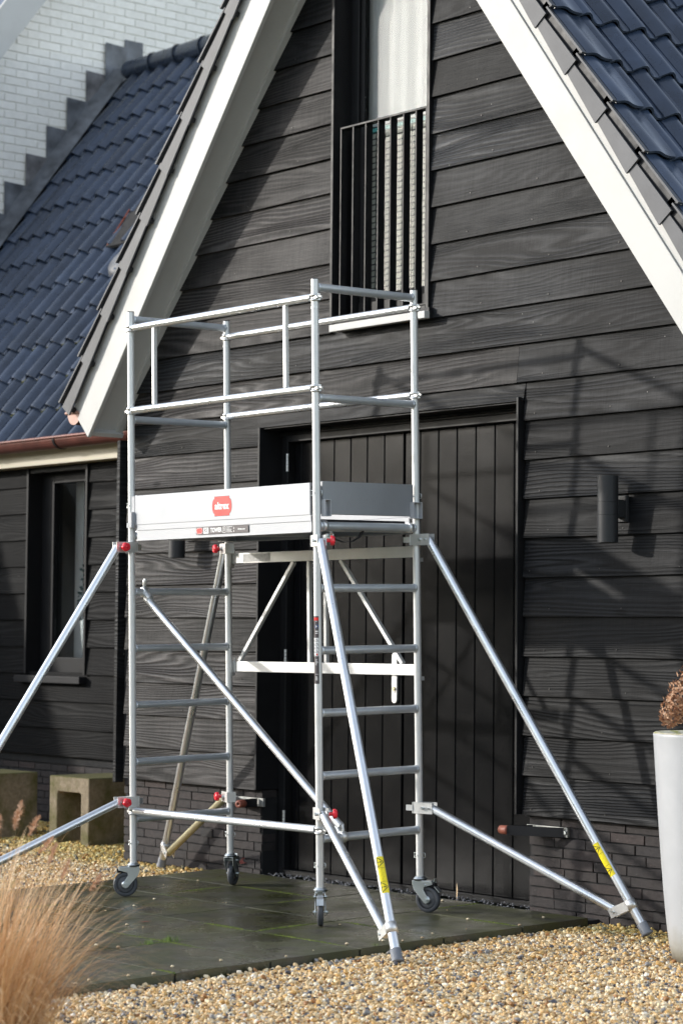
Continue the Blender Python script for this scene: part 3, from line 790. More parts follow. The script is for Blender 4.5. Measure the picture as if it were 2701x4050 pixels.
ww = part('window', MB().box((GX0, WY+1.6, GZ0-.4), (GX1+.6, WY+1.62, GZ1+.3)).box((GX0-.5, WY+.17, GZ0-.4), (GX0-.48, WY+1.6, GZ1+.3)).box((GX1+.6, WY+.17, GZ0-.4), (GX1+.62, WY+1.6, GZ1+.3)).box((GX0-.5, WY+.17, GZ1+.3), (GX1+.6, WY+1.6, GZ1+.32)).box((GX0-.5, WY+.17, GZ0-.42), (GX1+.6, WY+1.6, GZ0-.4)), 'room_dark', wing)
fr = MB(); fr.box((GX0-.01, WY-.034, GZ0), (GX0+.012, WY+.14, GZ1)); fr.box((GX1-.012, WY-.034, GZ0), (GX1+.01, WY+.14, GZ1)); fr.box((GX0+.0125, WY-.02, GZ1-.03), (GX1-.0125, WY+.14, GZ1))
part('window_lining', fr, 'black_frame', ww, bevel=.002)
fr = MB(); fr.box((GX0+.0125, WY+.085, GZ0), (GX0+.16, WY+.139, GZ1-.0305)); fr.box((GX1-.07, WY+.085, GZ0), (GX1-.0125, WY+.139, GZ1-.0305)); fr.box((GX0+.1605, WY+.085, GZ0), (GX1-.0705, WY+.139, GZ0+.115)); fr.box((GX0+.1605, WY+.085, GZ1-.10), (GX1-.0705, WY+.139, GZ1-.0305))
part('window_frame', fr, 'black_frame', ww, bevel=.004)
part('pane', MB().box((GX0+.1605, WY+.11, GZ0+.115), (GX1-.0705, WY+.116, GZ1-.10)), 'window_glass', ww)
part('sill', MB().box((GX0-.08, WY-.07, GZ0-.06), (GX1+.0, WY+.02, GZ0-.012)), 'bracket_black', ww, bevel=.004)
part('curtain', MB().box((-5.62, WY+.30, GZ0), (-5.52, WY+.32, GZ1)), 'curtain_cloth', ww)
fas = part('fascia', MB().box((WXL+.05, WY-.13, 2.445), (-2.9, WY-.10, 2.60)).box((WXL+.05, WY-.0995, 2.445), (-2.9, WY+.02, 2.457)), 'cream_paint', wing)
# gutter of the wing
gm = MB(); gy, gzc = WY-.225, 2.600
angs = [math.pi + math.pi*i/12 for i in range(13)]
poly = [(math.cos(a)*.072, math.sin(a)*.072) for a in angs] + [(math.cos(a)*.066, math.sin(a)*.066) for a in angs][::-1]
gm.prism(poly, lambda u, v: Vector((WXL+.06, gy+u, gzc+v)), lambda u, v: Vector((-2.95, gy+u, gzc+v)))
gm.tube((WXL+.06, gy-.072, gzc), (-2.95, gy-.072, gzc), .011, 8)
gut = part('gutter', gm, 'copper_gutter', wing)
for x in (-6.0, -5.02, -4.05, -3.4):
    e = MB(); e.prism([(math.cos(a)*.078, math.sin(a)*.078) for a in angs] + [(math.cos(a)*.072, math.sin(a)*.072) for a in angs][::-1], lambda u, v: Vector((x, gy+u, gzc+v)), lambda u, v: Vector((x+.022, gy+u, gzc+v)))
    part('gutter_bracket', e, 'bracket_black', gut)
# roof of the wing
def wl(x, t, h):   # t: distance up the slope from the eave
    return Vector((x, .85 + t*C53 - h*S53, 2.62 + t*S53 + h*C53))
TR = 4.36
wr = MB().hexa([wl(WXL+.03, -.05, -.10), wl(-2.2, -.05, -.10), wl(-2.2, TR, -.10), wl(WXL+.03, TR, -.10), wl(WXL+.03, -.05, -.03), wl(-2.2, -.05, -.03), wl(-2.2, TR, -.03), wl(WXL+.03, TR, -.03)])
wr.hexa([Vector((x, 6.0 if y > 5 else y, z)) for x, y, z in ((WXL+.03, 3.48, 6.0), (-2.2, 3.48, 6.0), (-2.2, 6, 2.6), (WXL+.03, 6, 2.6), (WXL+.03, 3.5, 6.06), (-2.2, 3.5, 6.06), (-2.2, 6, 2.7), (WXL+.03, 6, 2.7))])
wroof = part('roof', wr, 'dark_joint', wing)
GW, WW = .338, .1950; TLw = .365
tmw = tile_mesh(WW, TLw, .046, n=9); tmw.v = [(WW*1.06 - x, y, z) for x, y, z in tmw.v]
tmm = tmw.mesh('roof_tile', 'glazed_tile'); fixn(tmm)
restw = MB(); t3 = tile_mesh(WW, TLw, .036, n=5); t3.v = [(WW*1.06 - x, y, z) for x, y, z in t3.v]
vis = []
def wmat(x, tn):
    o = wl(x, tn + TLw, -.012); ex = Vector((1, 0, 0)); ey = Vector((0, -C53, -S53)); ez = Vector((0, -S53, C53))
    M = Matrix.Identity(4)
    for i in range(3): M[i][0], M[i][1], M[i][2], M[i][3] = ex[i], ey[i], ez[i], o[i]
    return M
def inview(P_, mx=1.0):
    d = Vector(P_) - CAMP; z = d.dot(CF); return abs(d.dot(CR)/z) < .149*mx and abs(d.dot(CU)/z) < .2235*mx and z > 0
for r_ in range(13):
    tn = -.06 + GW*r_
    for c in range(31):
        x = -8.20 + WW*c
        if x > -2.5: continue
        p_ = wl(x, tn, 0); 
        # hidden behind the main gable roof?
        hid = x > -3.55 - (p_.z - 2.6)*.57 + (p_.y - .85)*(-.8)
        if inview(p_, 1.12) and not hid: link('roof_tile', tmm, wroof, wmat(x, tn) @ tj()); vis.append(1)
        else:
            Mx = wmat(x, tn); restw.add([Mx @ Vector(v) for v in t3.v], t3.f, True)
o = part('tile_field', restw, 'glazed_tile', wroof, fix=False); tag(o, kind='stuff')
print('wing tiles', len(vis))
mb = MB(); rmo = random.Random(8)
for r_ in range(6):
    for c in range(22):
        for q in range(int(14*(1-r_/6.5))):
            u = rmo.random(); x = -8.2 + WW*c + u*WW; hh = .046*(.5-.5*math.cos(2*math.pi*u))*.7
            if mnoise.noise(Vector((x*3, r_*2.1, 4.0))) < -.12: continue
            p_ = wl(x, -.06+GW*r_ + rmo.uniform(-.012, .006), hh*.6 - .006); s_ = rmo.uniform(.004, .009)
            mb.add([p_+Vector((-s_,0,0)), p_+Vector((0,-s_,-s_*.4)), p_+Vector((s_,0,0)), p_+Vector((0,s_*.6,s_)), p_+Vector((0,-s_*.9,s_*.5))], [(0,1,4),(1,2,4),(2,3,4),(3,0,4)], True)
tag(part('roof_moss', mb, 'roof_moss_mat', wroof, fix=False), kind='stuff')
for i in range(16):
    x = -8.18 + i*.36
    if x > -2.6: break
    e = MB(); e.lathe([(.068, -.03), (.080, .0), (.078, .34), (.088, .36), (.088, .385)], (x, 3.455, 6.135), (1, 0, 0), 14)
    e.lathe([(.0, -.03), (.068, -.03)], (x, 3.455, 6.135), (1, 0, 0), 14)
    part('ridge_tile', e, 'glazed_tile', wroof)
# roof vent / copper edged opening on the wing roof
def onw(x, y, h): 
    t = (y-.85)/C53; return wl(x, t, h)
vent = root('roof_vent', 'copper edged roof outlet with ribbed grey cowl behind the verge tiles', 'roof vent')
e = MB(); e.path([onw(-6.33, 2.02, .02), onw(-6.31, 2.035, .045), onw(-6.32, 2.15, .050), onw(-6.33, 2.25, .055)], .006, 8); part('edge_strip', e, 'orange_copper', vent)
e = MB(); e.path([onw(-6.18, 2.22, .03), onw(-6.17, 2.24, .06), onw(-6.18, 2.42, .07)], .006, 8); part('edge_strip', e, 'orange_copper', vent)
e = MB(); e.hexa([onw(-6.32, 2.02, .02), onw(-5.95, 2.02, .02), onw(-5.95, 2.35, .02), onw(-6.32, 2.30, .02), onw(-6.32, 2.02, .045), onw(-5.95, 2.02, .045), onw(-5.95, 2.35, .045), onw(-6.32, 2.30, .045)]); part('opening', e, 'dark_joint', vent)
e = MB(); c0 = onw(-5.93, 1.90, .0); prof = [(.15, -.02), (.145, .02), (.12, .055), (.06, .07), (.0, .075)]; e.lathe(prof, c0, (0, -S53, C53), 22); part('cowl', e, 'lead_sheet', vent)

# ================================================================== WHITE HOUSE
white = root('white_brick_house', 'tall white painted brick gable wall behind the tiled wing', 'house')
WX = -8.35
def rake_z(y): return 6.252 + (y - 2.268)*1.327
wm = MB()
yl, yr, ye = -1.9, 5.2, 12.3
poly = [(yl, -.2), (ye, -.2), (ye, rake_z(yl)), (yr, rake_z(yr)+.12), (yl, rake_z(yl)+.12)]
wm.prism(poly, lambda u, v: Vector((WX-.004, u, v)), lambda u, v: Vector((WX-.25, u, v)))
wm.box((WX-6, yl, -.2), (WX-.26, yl+.2, rake_z(yl)))
ww_ = part('wall', wm, 'white_mortar', white)
cand = []
HPW, LW = .0712, .2175
row = 0; z = 4.3
while z < 9.5:
    y = .8 + (LW/2 if row % 2 else 0)
    while y < 7.0:
        if z + .06 < rake_z(y) + .10: 
            p_ = (WX, y+.1, z+.03)
            ztop = 2.62 + (y+.1-.85)*1.327
            if inview(p_, 1.06) and z > ztop - .05 or (inview(p_, 1.06) and y > 3.4 and z > 5.9): cand.append((y, z))
        y += LW
    z += HPW; row += 1
print('white bricks', len(cand))
cand.sort(key=lambda c: c[0]*.4 - c[1]*0)
def wbm(seed):
    r = random.Random(seed); mb = MB(); n = 4; h = HPW-.006; L = LW-.006; rows = []
    for i in range(n+1):
        y = L*i/n; f = lambda a=.0025: r.uniform(-a, a)
        rows.append([(f(), y, f(.0015)), (.006+f(), y, .006+f(.001)), (.007+f(), y, h-.006), (f(), y, h+f(.0015)), (-.02, y, h), (-.02, y, 0)])
    vs = [p for a in rows for p in a]; fs = []
    for i in range(n):
        o = i*6
        for q in range(6): fs.append((o+q, o+6+q, o+6+(q+1)%6, o+(q+1)%6))
    fs += [tuple(range(6)), tuple(range(n*6+5, n*6-1, -1))]
    mb.add(vs, fs); return mb
wmeshes = [wbm(i).mesh('brick', 'white_brick') for i in range(5)]
for m in wmeshes: fixn(m)
restb = MB()
for i, (y, z) in enumerate(cand):
    if i < 300: link('brick', random.choice(wmeshes), ww_, Matrix.Translation((WX, y, z)))
    else:
        m = wbm(i % 7); restb.add([(v[0]+WX, v[1]+y, v[2]+z) for v in m.v], m.f)
if restb.v: tag(part('brick_field', restb, 'white_brick', ww_), kind='stuff')
# overhanging verge of the white house
vb = MB()
def wv(y, dz, x): return Vector((x, y, rake_z(y) + dz))
vb.hexa([Vector((WX+.32, yl-.2, rake_z(yl-.2)-.02)), Vector((WX+.35, yl-.2, rake_z(yl-.2)-.02)), Vector((WX+.35, yr, rake_z(yr)-.02)), Vector((WX+.32, yr, rake_z(yr)-.02)),
         Vector((WX+.32, yl-.2, rake_z(yl-.2)+.42)), Vector((WX+.35, yl-.2, rake_z(yl-.2)+.42)), Vector((WX+.35, yr, rake_z(yr)+.42)), Vector((WX+.32, yr, rake_z(yr)+.42))])
part('verge_board', vb, 'white_paint', white)
sb = MB(); sb.hexa([Vector((WX, yl-.2, rake_z(yl-.2)+.0)), Vector((WX+.319, yl-.2, rake_z(yl-.2)+.0)), Vector((WX+.319, yr, rake_z(yr)+.0)), Vector((WX, yr, rake_z(yr)+.0)),
         Vector((WX, yl-.2, rake_z(yl-.2)+.03)), Vector((WX+.319, yl-.2, rake_z(yl-.2)+.03)), Vector((WX+.319, yr, rake_z(yr)+.03)), Vector((WX, yr, rake_z(yr)+.03))])
part('soffit', sb, 'white_paint', white)
rf = MB(); rf.hexa([Vector((WX-6, yl-.3, rake_z(yl-.3)+.2)), Vector((WX+.318, yl-.3, rake_z(yl-.3)+.2)), Vector((WX+.318, yr, rake_z(yr)+.2)), Vector((WX-6, yr, rake_z(yr)+.2)),
         Vector((WX-6, yl-.3, rake_z(yl-.3)+.38)), Vector((WX+.318, yl-.3, rake_z(yl-.3)+.38)), Vector((WX+.318, yr, rake_z(yr)+.38)), Vector((WX-6, yr, rake_z(yr)+.38))])
part('roof', rf, 'glazed_tile', white)
# stepped lead flashing (part of the wing roof)
steps = [(3.306, 6.384), (3.117, 6.109), (2.920, 5.843), (2.727, 5.572), (2.522, 5.305), (2.324, 5.044), (2.125, 4.775), (1.93, 4.51), (1.73, 4.24)]
for i, (y, z) in enumerate(steps):
    y1 = y + .205; e = MB(); j = .0
    zz0 = 2.62 + (y-.85)*1.327 - .1; zz1 = 2.62 + (y1-.85)*1.327 - .1
    xo = WX + .030 - .010*(i % 2)
    e.add([(xo, y, zz0), (xo, y1+.012, zz1), (xo+.001, y1+.012, z-.012), (xo, y, z)] + [(xo-.004, y, zz0), (xo-.004, y1+.012, zz1), (xo-.004, y1+.012, z-.012), (xo-.004, y, z)],
          [(0,1,2,3),(7,6,5,4),(0,4,5,1),(1,5,6,2),(2,6,7,3),(3,7,4,0)])
    part('flashing_step', e, 'lead_sheet_rusty' if i % 3 == 1 else 'lead_sheet', wroof)
e = MB().box((WX+.014, 3.512, 6.05), (WX+.022, 3.70, 6.445)); part('flashing_step', e, 'lead_sheet', wroof)
e = MB().box((WX+.012, 3.70, 5.9), (WX+.019, 3.95, 6.30)); part('flashing_step', e, 'lead_sheet', wroof)
e = MB(); n = 30
for i in range(n):
    a, b = TR*i/n, TR*(i+1)/n
    h0 = .075 + .006*math.sin(i*1.7); h1 = .075 + .006*math.sin((i+1)*1.7)
    e.add([wl(WX+.02, a, h0+.03), wl(WX+.09, a, h0), wl(WX+.175, a, .03), wl(WX+.02, b, h1+.03), wl(WX+.09, b, h1), wl(WX+.175, b, .03)], [(0,1,4,3),(1,2,5,4)], True)
part('flashing_apron', e, 'lead_sheet', wroof, fix=False)

# ================================================================== WALL LAMPS
lamp = root('wall_lamp', 'anthracite up and down wall light on the boards right of the door', 'wall lamp', 'wall lights beside the door', loc=(.842, -.118, 1.715))
L = MB(); prof = [(.040, .0), (.047, .0), (.047, .124)]; 
body = MB()
for (h0, h1, r_) in ((0, .1235, .0468), (.1240, .1250, .0458), (.1255, .1805, .0468), (.1810, .1820, .0458), (.1825, .300, .0468)):
    body.lathe([(r_, h0), (r_, h1)], (0,0,0), (0,0,1), 48); body.lathe([(r_-.006, h0), (r_, h0)], (0,0,0), (0,0,1), 48); body.lathe([(r_, h1), (r_-.006, h1)], (0,0,0), (0,0,1), 48)
body.lathe([(.0408, .012), (.0408, .0)], (0,0,0), (0,0,1), 48); body.lathe([(.041, .300), (.041, .288)], (0,0,0), (0,0,1), 48); body.lathe([(.041, .288), (.0, .288)], (0,0,0), (0,0,1), 48)
part('lamp_body', body, 'lamp_anthracite', lamp, fix=False)
part('lamp_lens', MB().lathe([(.0, .010), (.040, .010)], (0,0,0), (0,0,1), 24), 'window_glass', lamp)
part('lamp_bracket', MB().box((-.024, .044, .115), (.024, .085, .195)), 'lamp_anthracite', lamp, bevel=.003)
part('wall_plate', MB().box((-.034, .0855, .095), (.034, .104, .215)), 'lamp_anthracite', lamp, bevel=.003)
lamp2 = copy_tree(lamp); lamp2.location = (-2.445, -.118, 1.715)
tag(lamp2, 'anthracite up and down wall light partly hidden behind the scaffold platform')

# ================================================================== DOOR STOPS
def doorstop(x, flip, label):
    r = root('door_stop', label, 'door stop', 'wall mounted door stops', M=Matrix.Translation((x, 0, .39)))
    s_ = -1 if flip else 1
    part('mounting_plate', MB().box((-.01, -.0, -.022), (.255, .015, .022)) if not flip else MB().box((-.255, 0, -.022), (.01, .015, .022)), 'bracket_zinc', r, bevel=.001)
    arm = MB(); arm.bar((s_*.24, -.006, 0), (s_*.0, -.135, 0), .005, .044); arm.bar((s_*-.001, -.137, 0), (s_*.035, -.006, 0), .005, .044); part('arm', arm, 'bracket_black', r)
    ro = MB(); ro.lathe([(.006, 0), (.020, 0), (.022, .004), (.020, .052), (.012, .056), (.006, .052)], (s_*.0 - s_*.002, -.125, 0), (-s_*1.0, 0, 0) if not flip else (.35, -1, 0), 18); part('roller', ro, 'roller_brown', r)
    for z in (.0,): part('bolt', MB().tube((s_*.245, .0, z), (s_*.245, -.008, z), .009, 6), 'galvanised_steel', r)
    return r
doorstop(.225, False, 'black door stop bracket with brown roller on the brick plinth right of the door')
doorstop(-1.80, True, 'black door stop bracket with brown roller on the brick plinth behind the scaffold')
# air brick
part_vent = MB()
part_vent.box((-2.36, .012, .170), (-2.26, .017, .215))
vo = part('air_vent', part_vent, 'bracket_black'); tag(vo, 'small black slotted air vent in the brick plinth behind the scaffold leg', 'air vent')

# ================================================================== CONCRETE BLOCKS
def cblock(name, x, y, rz, label):
    r = root(name, label, 'concrete block', 'hollow concrete blocks on the gravel', M=Matrix.Translation((x, y, gz(x, y)-.06)) @ Matrix.Rotation(rz, 4, 'Z'))
    W_, D_, H_ = .425, .46, .445; t = .085
    poly = [(0, 0), (t, 0), (t, H_-.105), (t+.01, H_-.095), (W_-t-.01, H_-.095), (W_-t, H_-.105), (W_-t, 0), (W_, 0), (W_, H_), (0, H_)]
    mb = MB(); mb.prism(poly, lambda u, v: Vector((u, 0, v)), lambda u, v: Vector((u, D_, v)))
    part('block_shell', mb, 'mossy_concrete', r, bevel=.009, seg=3)
    part('inner_web', MB().box((t-.01, D_*.62, .0), (W_-t+.01, D_*.62+.05, H_-.1)), 'mossy_concrete', r)
    return r
cblock('concrete_block', -4.285, .255, R2D(1.5), 'mossy hollow concrete block seat on the gravel nearest the scaffold')
cblock('concrete_block', -5.14, -.02, R2D(1.0), 'dark mossy concrete block at the far left edge of the gravel')

# ================================================================== PLANTER AND DRIED FLOWERS
pl = root('planter', 'tall tapered white plastic planter on the gravel at the right', 'planter', loc=(1.752, -.452, gz(1.75, -.45)-.03))
H = .915
prof = []
for i in range(15):
    t = i/14; r_ = .165 + (.245-.165)*(t**.62); prof.append((r_, H*t*.985))
prof += [(.2465, H-.006), (.243, H), (.232, H+.001), (.218, H-.004)]
part('planter_body', MB().lathe([(.0, .0)] + prof, seg=64), 'planter_plastic', pl)
part('planter_rim', MB().lathe([(.2445, H-.001), (.238, H+.0035), (.222, H+.001), (.214, H-.012), (.210, H-.05)], seg=64), 'planter_rim_moss', pl)
part('planter_lining', MB().lathe([(.211, H-.045), (.200, H-.20), (.0, H-.20)], seg=48), 'planter_inside', pl)
fl = root('dried_flower', 'brown dried hydrangea like flower head drooping over the white planter', 'dried flower', loc=(1.80, -.50, .70))
mb = MB(); mb.path([(.0, .0, .0), (.06, .04, .35), (.07, .02, .55), (.03, -.08, .58), (.0, -.16, .48)], .006, 6); part('stem', mb, 'dry_grass', fl)
rf_ = random.Random(5); mb = MB()
def petal(mb, c, n, size):
    n = n.normalized(); a = n.orthogonal().normalized(); q = rf_.uniform(0, 6.28); b = n.cross(a); u = a*math.cos(q)+b*math.sin(q); v = n.cross(u)
    L_ = size; W_ = size*.62; cup = size*.35
    pts = [c, c+u*L_*.35+v*W_*.5+n*cup*.15, c+u*L_*.8+v*W_*.38+n*cup*.6, c+u*L_*1.05+n*cup, c+u*L_*.8-v*W_*.38+n*cup*.6, c+u*L_*.35-v*W_*.5+n*cup*.15, c+u*L_*.5-n*cup*.12]
    mb.add(pts, [(0,1,6),(1,2,6),(2,3,6),(3,4,6),(4,5,6),(5,0,6)], True)
for i in range(900):
    t = rf_.random(); 
    cx = Vector((.035, -.115, .43))*(1-t) + Vector((-.045, -.235, .265))*t
    rr = .075*(1-t)**.6 + .028
    d_ = Vector((rf_.gauss(0, 1), rf_.gauss(0, 1), rf_.gauss(0, 1))).normalized()
    petal(mb, cx + d_*rr*rf_.uniform(.75, 1.0), d_ + Vector((0, 0, -.4)), rf_.uniform(.012, .020))
tag(part('flower_head', mb, 'dried_petal', fl, fix=False), kind='stuff')
mb = MB()
for i in range(700):
    t = rf_.random(); cx = Vector((.10, -.06, .52))*(1-t) + Vector((.035, -.12, .40))*t; rr = .085
    d_ = Vector((rf_.gauss(0, 1), rf_.gauss(0, 1), rf_.gauss(0, 1))).normalized()
    petal(mb, cx + d_*rr*rf_.uniform(.75, 1.0), d_ + Vector((0, 0, -.4)), rf_.uniform(.012, .020))
tag(part('flower_head', mb, 'dried_petal', fl, fix=False), kind='stuff')

# ================================================================== SCAFFOLD TOWER
EX = Vector((.99992017, .01223073, .00317161)); EY = Vector((-.01229562, .99969716, .02131689)); EZ = Vector((-.00290993, -.02135418, .99976774))
TM = Matrix.Identity(4)
TO = Vector((0, -1.06988, 0))
for i in range(3): TM[i][0], TM[i][1], TM[i][2], TM[i][3] = EX[i], EY[i], EZ[i], TO[i]
TMi = TM.inverted()
tow = root('scaffold_tower', 'aluminium mobile scaffold tower on castors in front of the black door', 'scaffold tower', M=TM)
TL_, TW = 1.4266, .6041
POST = dict(FR=(0, 0), RR=(0, TW), FL=(-TL_, 0), RL=(-TL_, TW))
for k_, (x, y) in POST.items():
    mb = MB(); mb.tube((x, y, .165), (x, y, 2.897), .0172, 20)
    p = part('post', mb, 'aluminium_post', tow)
    mb = MB(); mb.tube((x, y, 2.760), (x, y, 2.768), .0188, 20); mb.tube((x, y, 1.915), (x, y, 1.918), .0178, 20); part('post_collar', mb, 'aluminium_plate', p)
    mb = MB(); mb.lathe([(.0, 0), (.0165, 0), (.0175, .004), (.0175, .0)], (x, y, 2.893), (0, 0, 1), 16)
    for hz in (1.955, 1.50, .50):
        mb.tube((x-.0165, y-.010, hz), (x-.0178, y-.0108, hz), .0042, 8)
    part('post_hole', mb, 'sticker_black', p)
    # spring clip pins
    for cz in (1.928, .262):
        c = MB(); dx = 1 if k_ in ('FR', 'FL') else -1
        c.path([(x-.019, y-.012, cz-.011), (x-.028, y-.010, cz-.011), (x-.032, y-.004, cz-.011), (x-.032, y-.004, cz+.011), (x-.028, y-.010, cz+.011), (x-.019, y-.012, cz+.011), (x+.019, y+.012, cz+.011), (x+.024, y+.012, cz+.009), (x+.026, y+.010, cz-.009), (x+.019, y+.012, cz-.011), (x-.019, y-.012, cz-.011)], .0016, 6)
        c.tube((x+.0, y-.021, cz), (x, y+.021, cz), .004, 8)
        part('spring_clip', c, 'galvanised_steel', p)
def weld(mb, p, axis, r): mb.lathe([(r*.98, -.002), (r*1.13, .001), (r*1.10, .006), (r*.99, .009)], p, axis, 20)
for fx in (0, -TL_):
    for k_ in range(6):
        z = .38 + .28*k_
        mb = MB(); r_ = .0185; mb.tube((fx, .012, z), (fx, TW-.012, z), r_, 20); weld(mb, (fx, .016, z), (0, 1, 0), r_); weld(mb, (fx, TW-.016, z), (0, -1, 0), r_)
        part('rung', mb, 'aluminium_rung', tow)
    for z in (2.858, 2.357):
        mb = MB(); r_ = .0185; mb.tube((fx, .012, z), (fx, TW-.012, z), r_, 20); weld(mb, (fx, .016, z), (0, 1, 0), r_); weld(mb, (fx, TW-.016, z), (0, -1, 0), r_)
        part('end_rail', mb, 'aluminium_rung', tow)
def coupler(mb, x, y, z, dirx, axis='z'):
    # clamp ring round the post with lugs and wing
    mb.lathe([(.0195, -.018), (.0225, -.018), (.0225, -.010), (.0195, -.010), (.0195, .004), (.0235, .004), (.0235, .014), (.0195, .014)], (x, y, z), (0, 0, 1), 20)
    mb.box((x-dirx*.018-.012, y-.016, z-.008), (x-dirx*.018+.012, y+.016, z+.002)); mb.box((x-dirx*.036-.009, y-.005, z-.004), (x-dirx*.036+.009, y+.005, z+.003))
    mb.tube((x-dirx*.024, y+.004, z-.016), (x-dirx*.024, y+.004, z+.014), .008, 10)
for nm, y, verts in (('guard_rail', 0, True), ('guard_rail', TW, False)):
    for z in (2.812, 2.401):
        mb = MB(); yy = y - .002; mb.tube((-TL_+.022, yy, z), (-.022, yy, z), .0178, 20); weld(mb, (-TL_+.024, yy, z), (1, 0, 0), .0178)
        rl = part('guard_rail', mb, 'aluminium_tube', tow)
        mb = MB(); coupler(mb, -TL_, y, z, 1); coupler(mb, 0, y, z, -1); part('coupler', mb, 'aluminium_plate', rl)
    if verts:
        for x in (-1.225, -.207):
            mb = MB().box((x-.010, -.012, 2.418), (x+.010, .008, 2.795)); part('guard_upright', mb, 'aluminium_post', tow, bevel=.002)
# horizontal brace and diagonal brace
mb = MB().tube((-TL_+.02, -.001, .420), (-.025, -.001, .420), .0182, 20); hb = part('horizontal_brace', mb, 'aluminium_tube', tow)
mb = MB(); coupler(mb, -TL_, 0, .42, 1); coupler(mb, 0, 0, .42, -1); part('coupler', mb, 'aluminium_plate', hb)
A_, B_ = Vector((-TL_+.02, .075, 1.47)), Vector((-.005, .13, .425))
mb = MB().tube(A_, B_, .0185, 20); db = part('diagonal_brace', mb, 'aluminium_tube', tow)
for (c, d_) in ((Vector((-TL_, .075, 1.50)), 1), (Vector((0, .135, .38)), -1)):
    mb = MB(); mb.lathe([(.0188, -.016), (.0235, -.016), (.026, -.008), (.026, .008), (.0235, .016), (.0188, .016)], c, (0, 1, 0), 20)
    dd = (B_-A_).normalized()*d_; mb.tube(c + dd*.012, c + dd*.060, .022, 14, r1=.0195)
    w0 = c + Vector((-.004*d_, 0, .022)); mb.path([w0, w0+Vector((.004*d_, 0, .016)), w0+Vector((.010*d_, 0, .034)), w0 + Vector((.012*d_, 0, .044))], [.006, .008, .011, .006], 10)
    part('coupler_head', mb, 'aluminium_plate', db)
# platform
plat = part('platform', MB().box((-TL_+.055, .035, 1.800), (-.040, TW-.035, 1.812)), 'bracket_black', tow)
for y, s_ in ((-.006, 1), (TW-.030+.012, -1)):
    mb = MB(); x0, x1 = -TL_+.055, -.030
    mb.box((x0, y, 1.752), (x1, y+.012, 1.826)); mb.box((x0, y-.004*s_ if s_ > 0 else y+.008, 1.803), (x1, (y if s_ > 0 else y+.016), 1.830)); mb.box((x0, y-.004 if s_ > 0 else y+.012, 1.752), (x1, y if s_ > 0 else y+.016, 1.757))
    mb.box((x0, y+.012 if s_ > 0 else y-.05, 1.752), (x1, y+.062 if s_ > 0 else y, 1.756))
    part('platform_beam', mb, 'aluminium_board', plat)
for x in (-TL_+.06, -.75, -.06):
    part('platform_joist', MB().box((x, .02, 1.758), (x+.03, TW-.02, 1.790)), 'aluminium_plate', plat)
part('hatch', MB().box((-.70, .06, 1.790), (-.10, TW-.06, 1.799)), 'aluminium_board', plat)
for fx, s_ in ((-TL_, 1), (0, -1)):
    for y in (.030, TW-.055):
        mb = MB(); mb.lathe([(.019, -.011), (.0245, -.011), (.0245, .011), (.019, .011)], (fx, y+.01, 1.78), (0, 1, 0), 20); mb.box((fx+s_*.02-.006, y, 1.772), (fx+s_*.055, y+.022, 1.80)) if s_ > 0 else mb.box((fx-.055, y, 1.772), (fx-.014, y+.022, 1.80))
        part('platform_hook', mb, 'aluminium_plate', plat)
mb = MB(); mb.tube((.02, .060, 1.735), (.028, .060, 1.752), .008, 8); mb.box((.010, .045, 1.720), (.016, .085, 1.745)); part('latch', mb, 'galvanised_steel', plat)
mb = MB()
pts = [(-.01, .10, 1.725), (-.005, .16, 1.708), (-.01, .22, 1.712), (-.02, .27, 1.735), (-.03, .30, 1.765)]
for a, b in zip(pts[:-1], pts[1:]): mb.bar(a, b, .003, .020, (1, 0, 0))
part('strap', mb, 'black_strap', plat)
# toe boards
T0, T1 = 1.826, 1.975
tb = part('toe_board', MB().box((-TL_+.045, -.012, T0+.004), (-.033, .010, T1)), 'aluminium_board', tow, bevel=.002)
part('toe_board', MB().box((-TL_+.045, TW-.010, T0+.004), (-.033, TW+.012, T1)), 'aluminium_board', tow, bevel=.002)
part('toe_board', MB().box((-.008, .028, T0+.006), (.012, TW-.028, T1+.006)), 'aluminium_board', tow, bevel=.002)
part('toe_board', MB().box((-TL_-.012, .028, T0+.006), (-TL_+.008, TW-.028, T1+.006)), 'aluminium_board', tow, bevel=.002)
part('toe_board_end', MB().box((-TL_+.020, -.0135, T0+.02), (-TL_+.0445, .0115, T1-.002)), 'grey_plastic', tow)
def ubrk(x0, y0, x1, y1, z0, z1):
    mb = MB(); mb.box((x0, y0, z0), (x1, y0+.003, z1)); mb.box((x0, y1-.003, z0), (x1, y1, z1)); mb.box((x0, y0+.003, z0), (x1, y1-.003, z0+.003)); mb.box((x0, y0+.003, z0), (x0+.003, y1-.003, z1)); mb.box((x0, y0+.003, z1-.003), (x1, y1-.003, z1)); return mb
part('toe_board_bracket', ubrk(.0125, .016, .040, .052, 1.822, 1.898), 'grey_plastic', tow)
part('toe_board_bracket', ubrk(.0125, TW-.050, .040, TW+.004, 1.822, 1.898), 'grey_plastic', tow)
part('toe_board_bracket', MB().box((-TL_+.020, -.030, 1.818), (-TL_+.040, -.0125, 1.895)).box((-TL_-.0, -.030, 1.818), (-TL_+.0195, -.02, 1.842)), 'grey_plastic', tow)
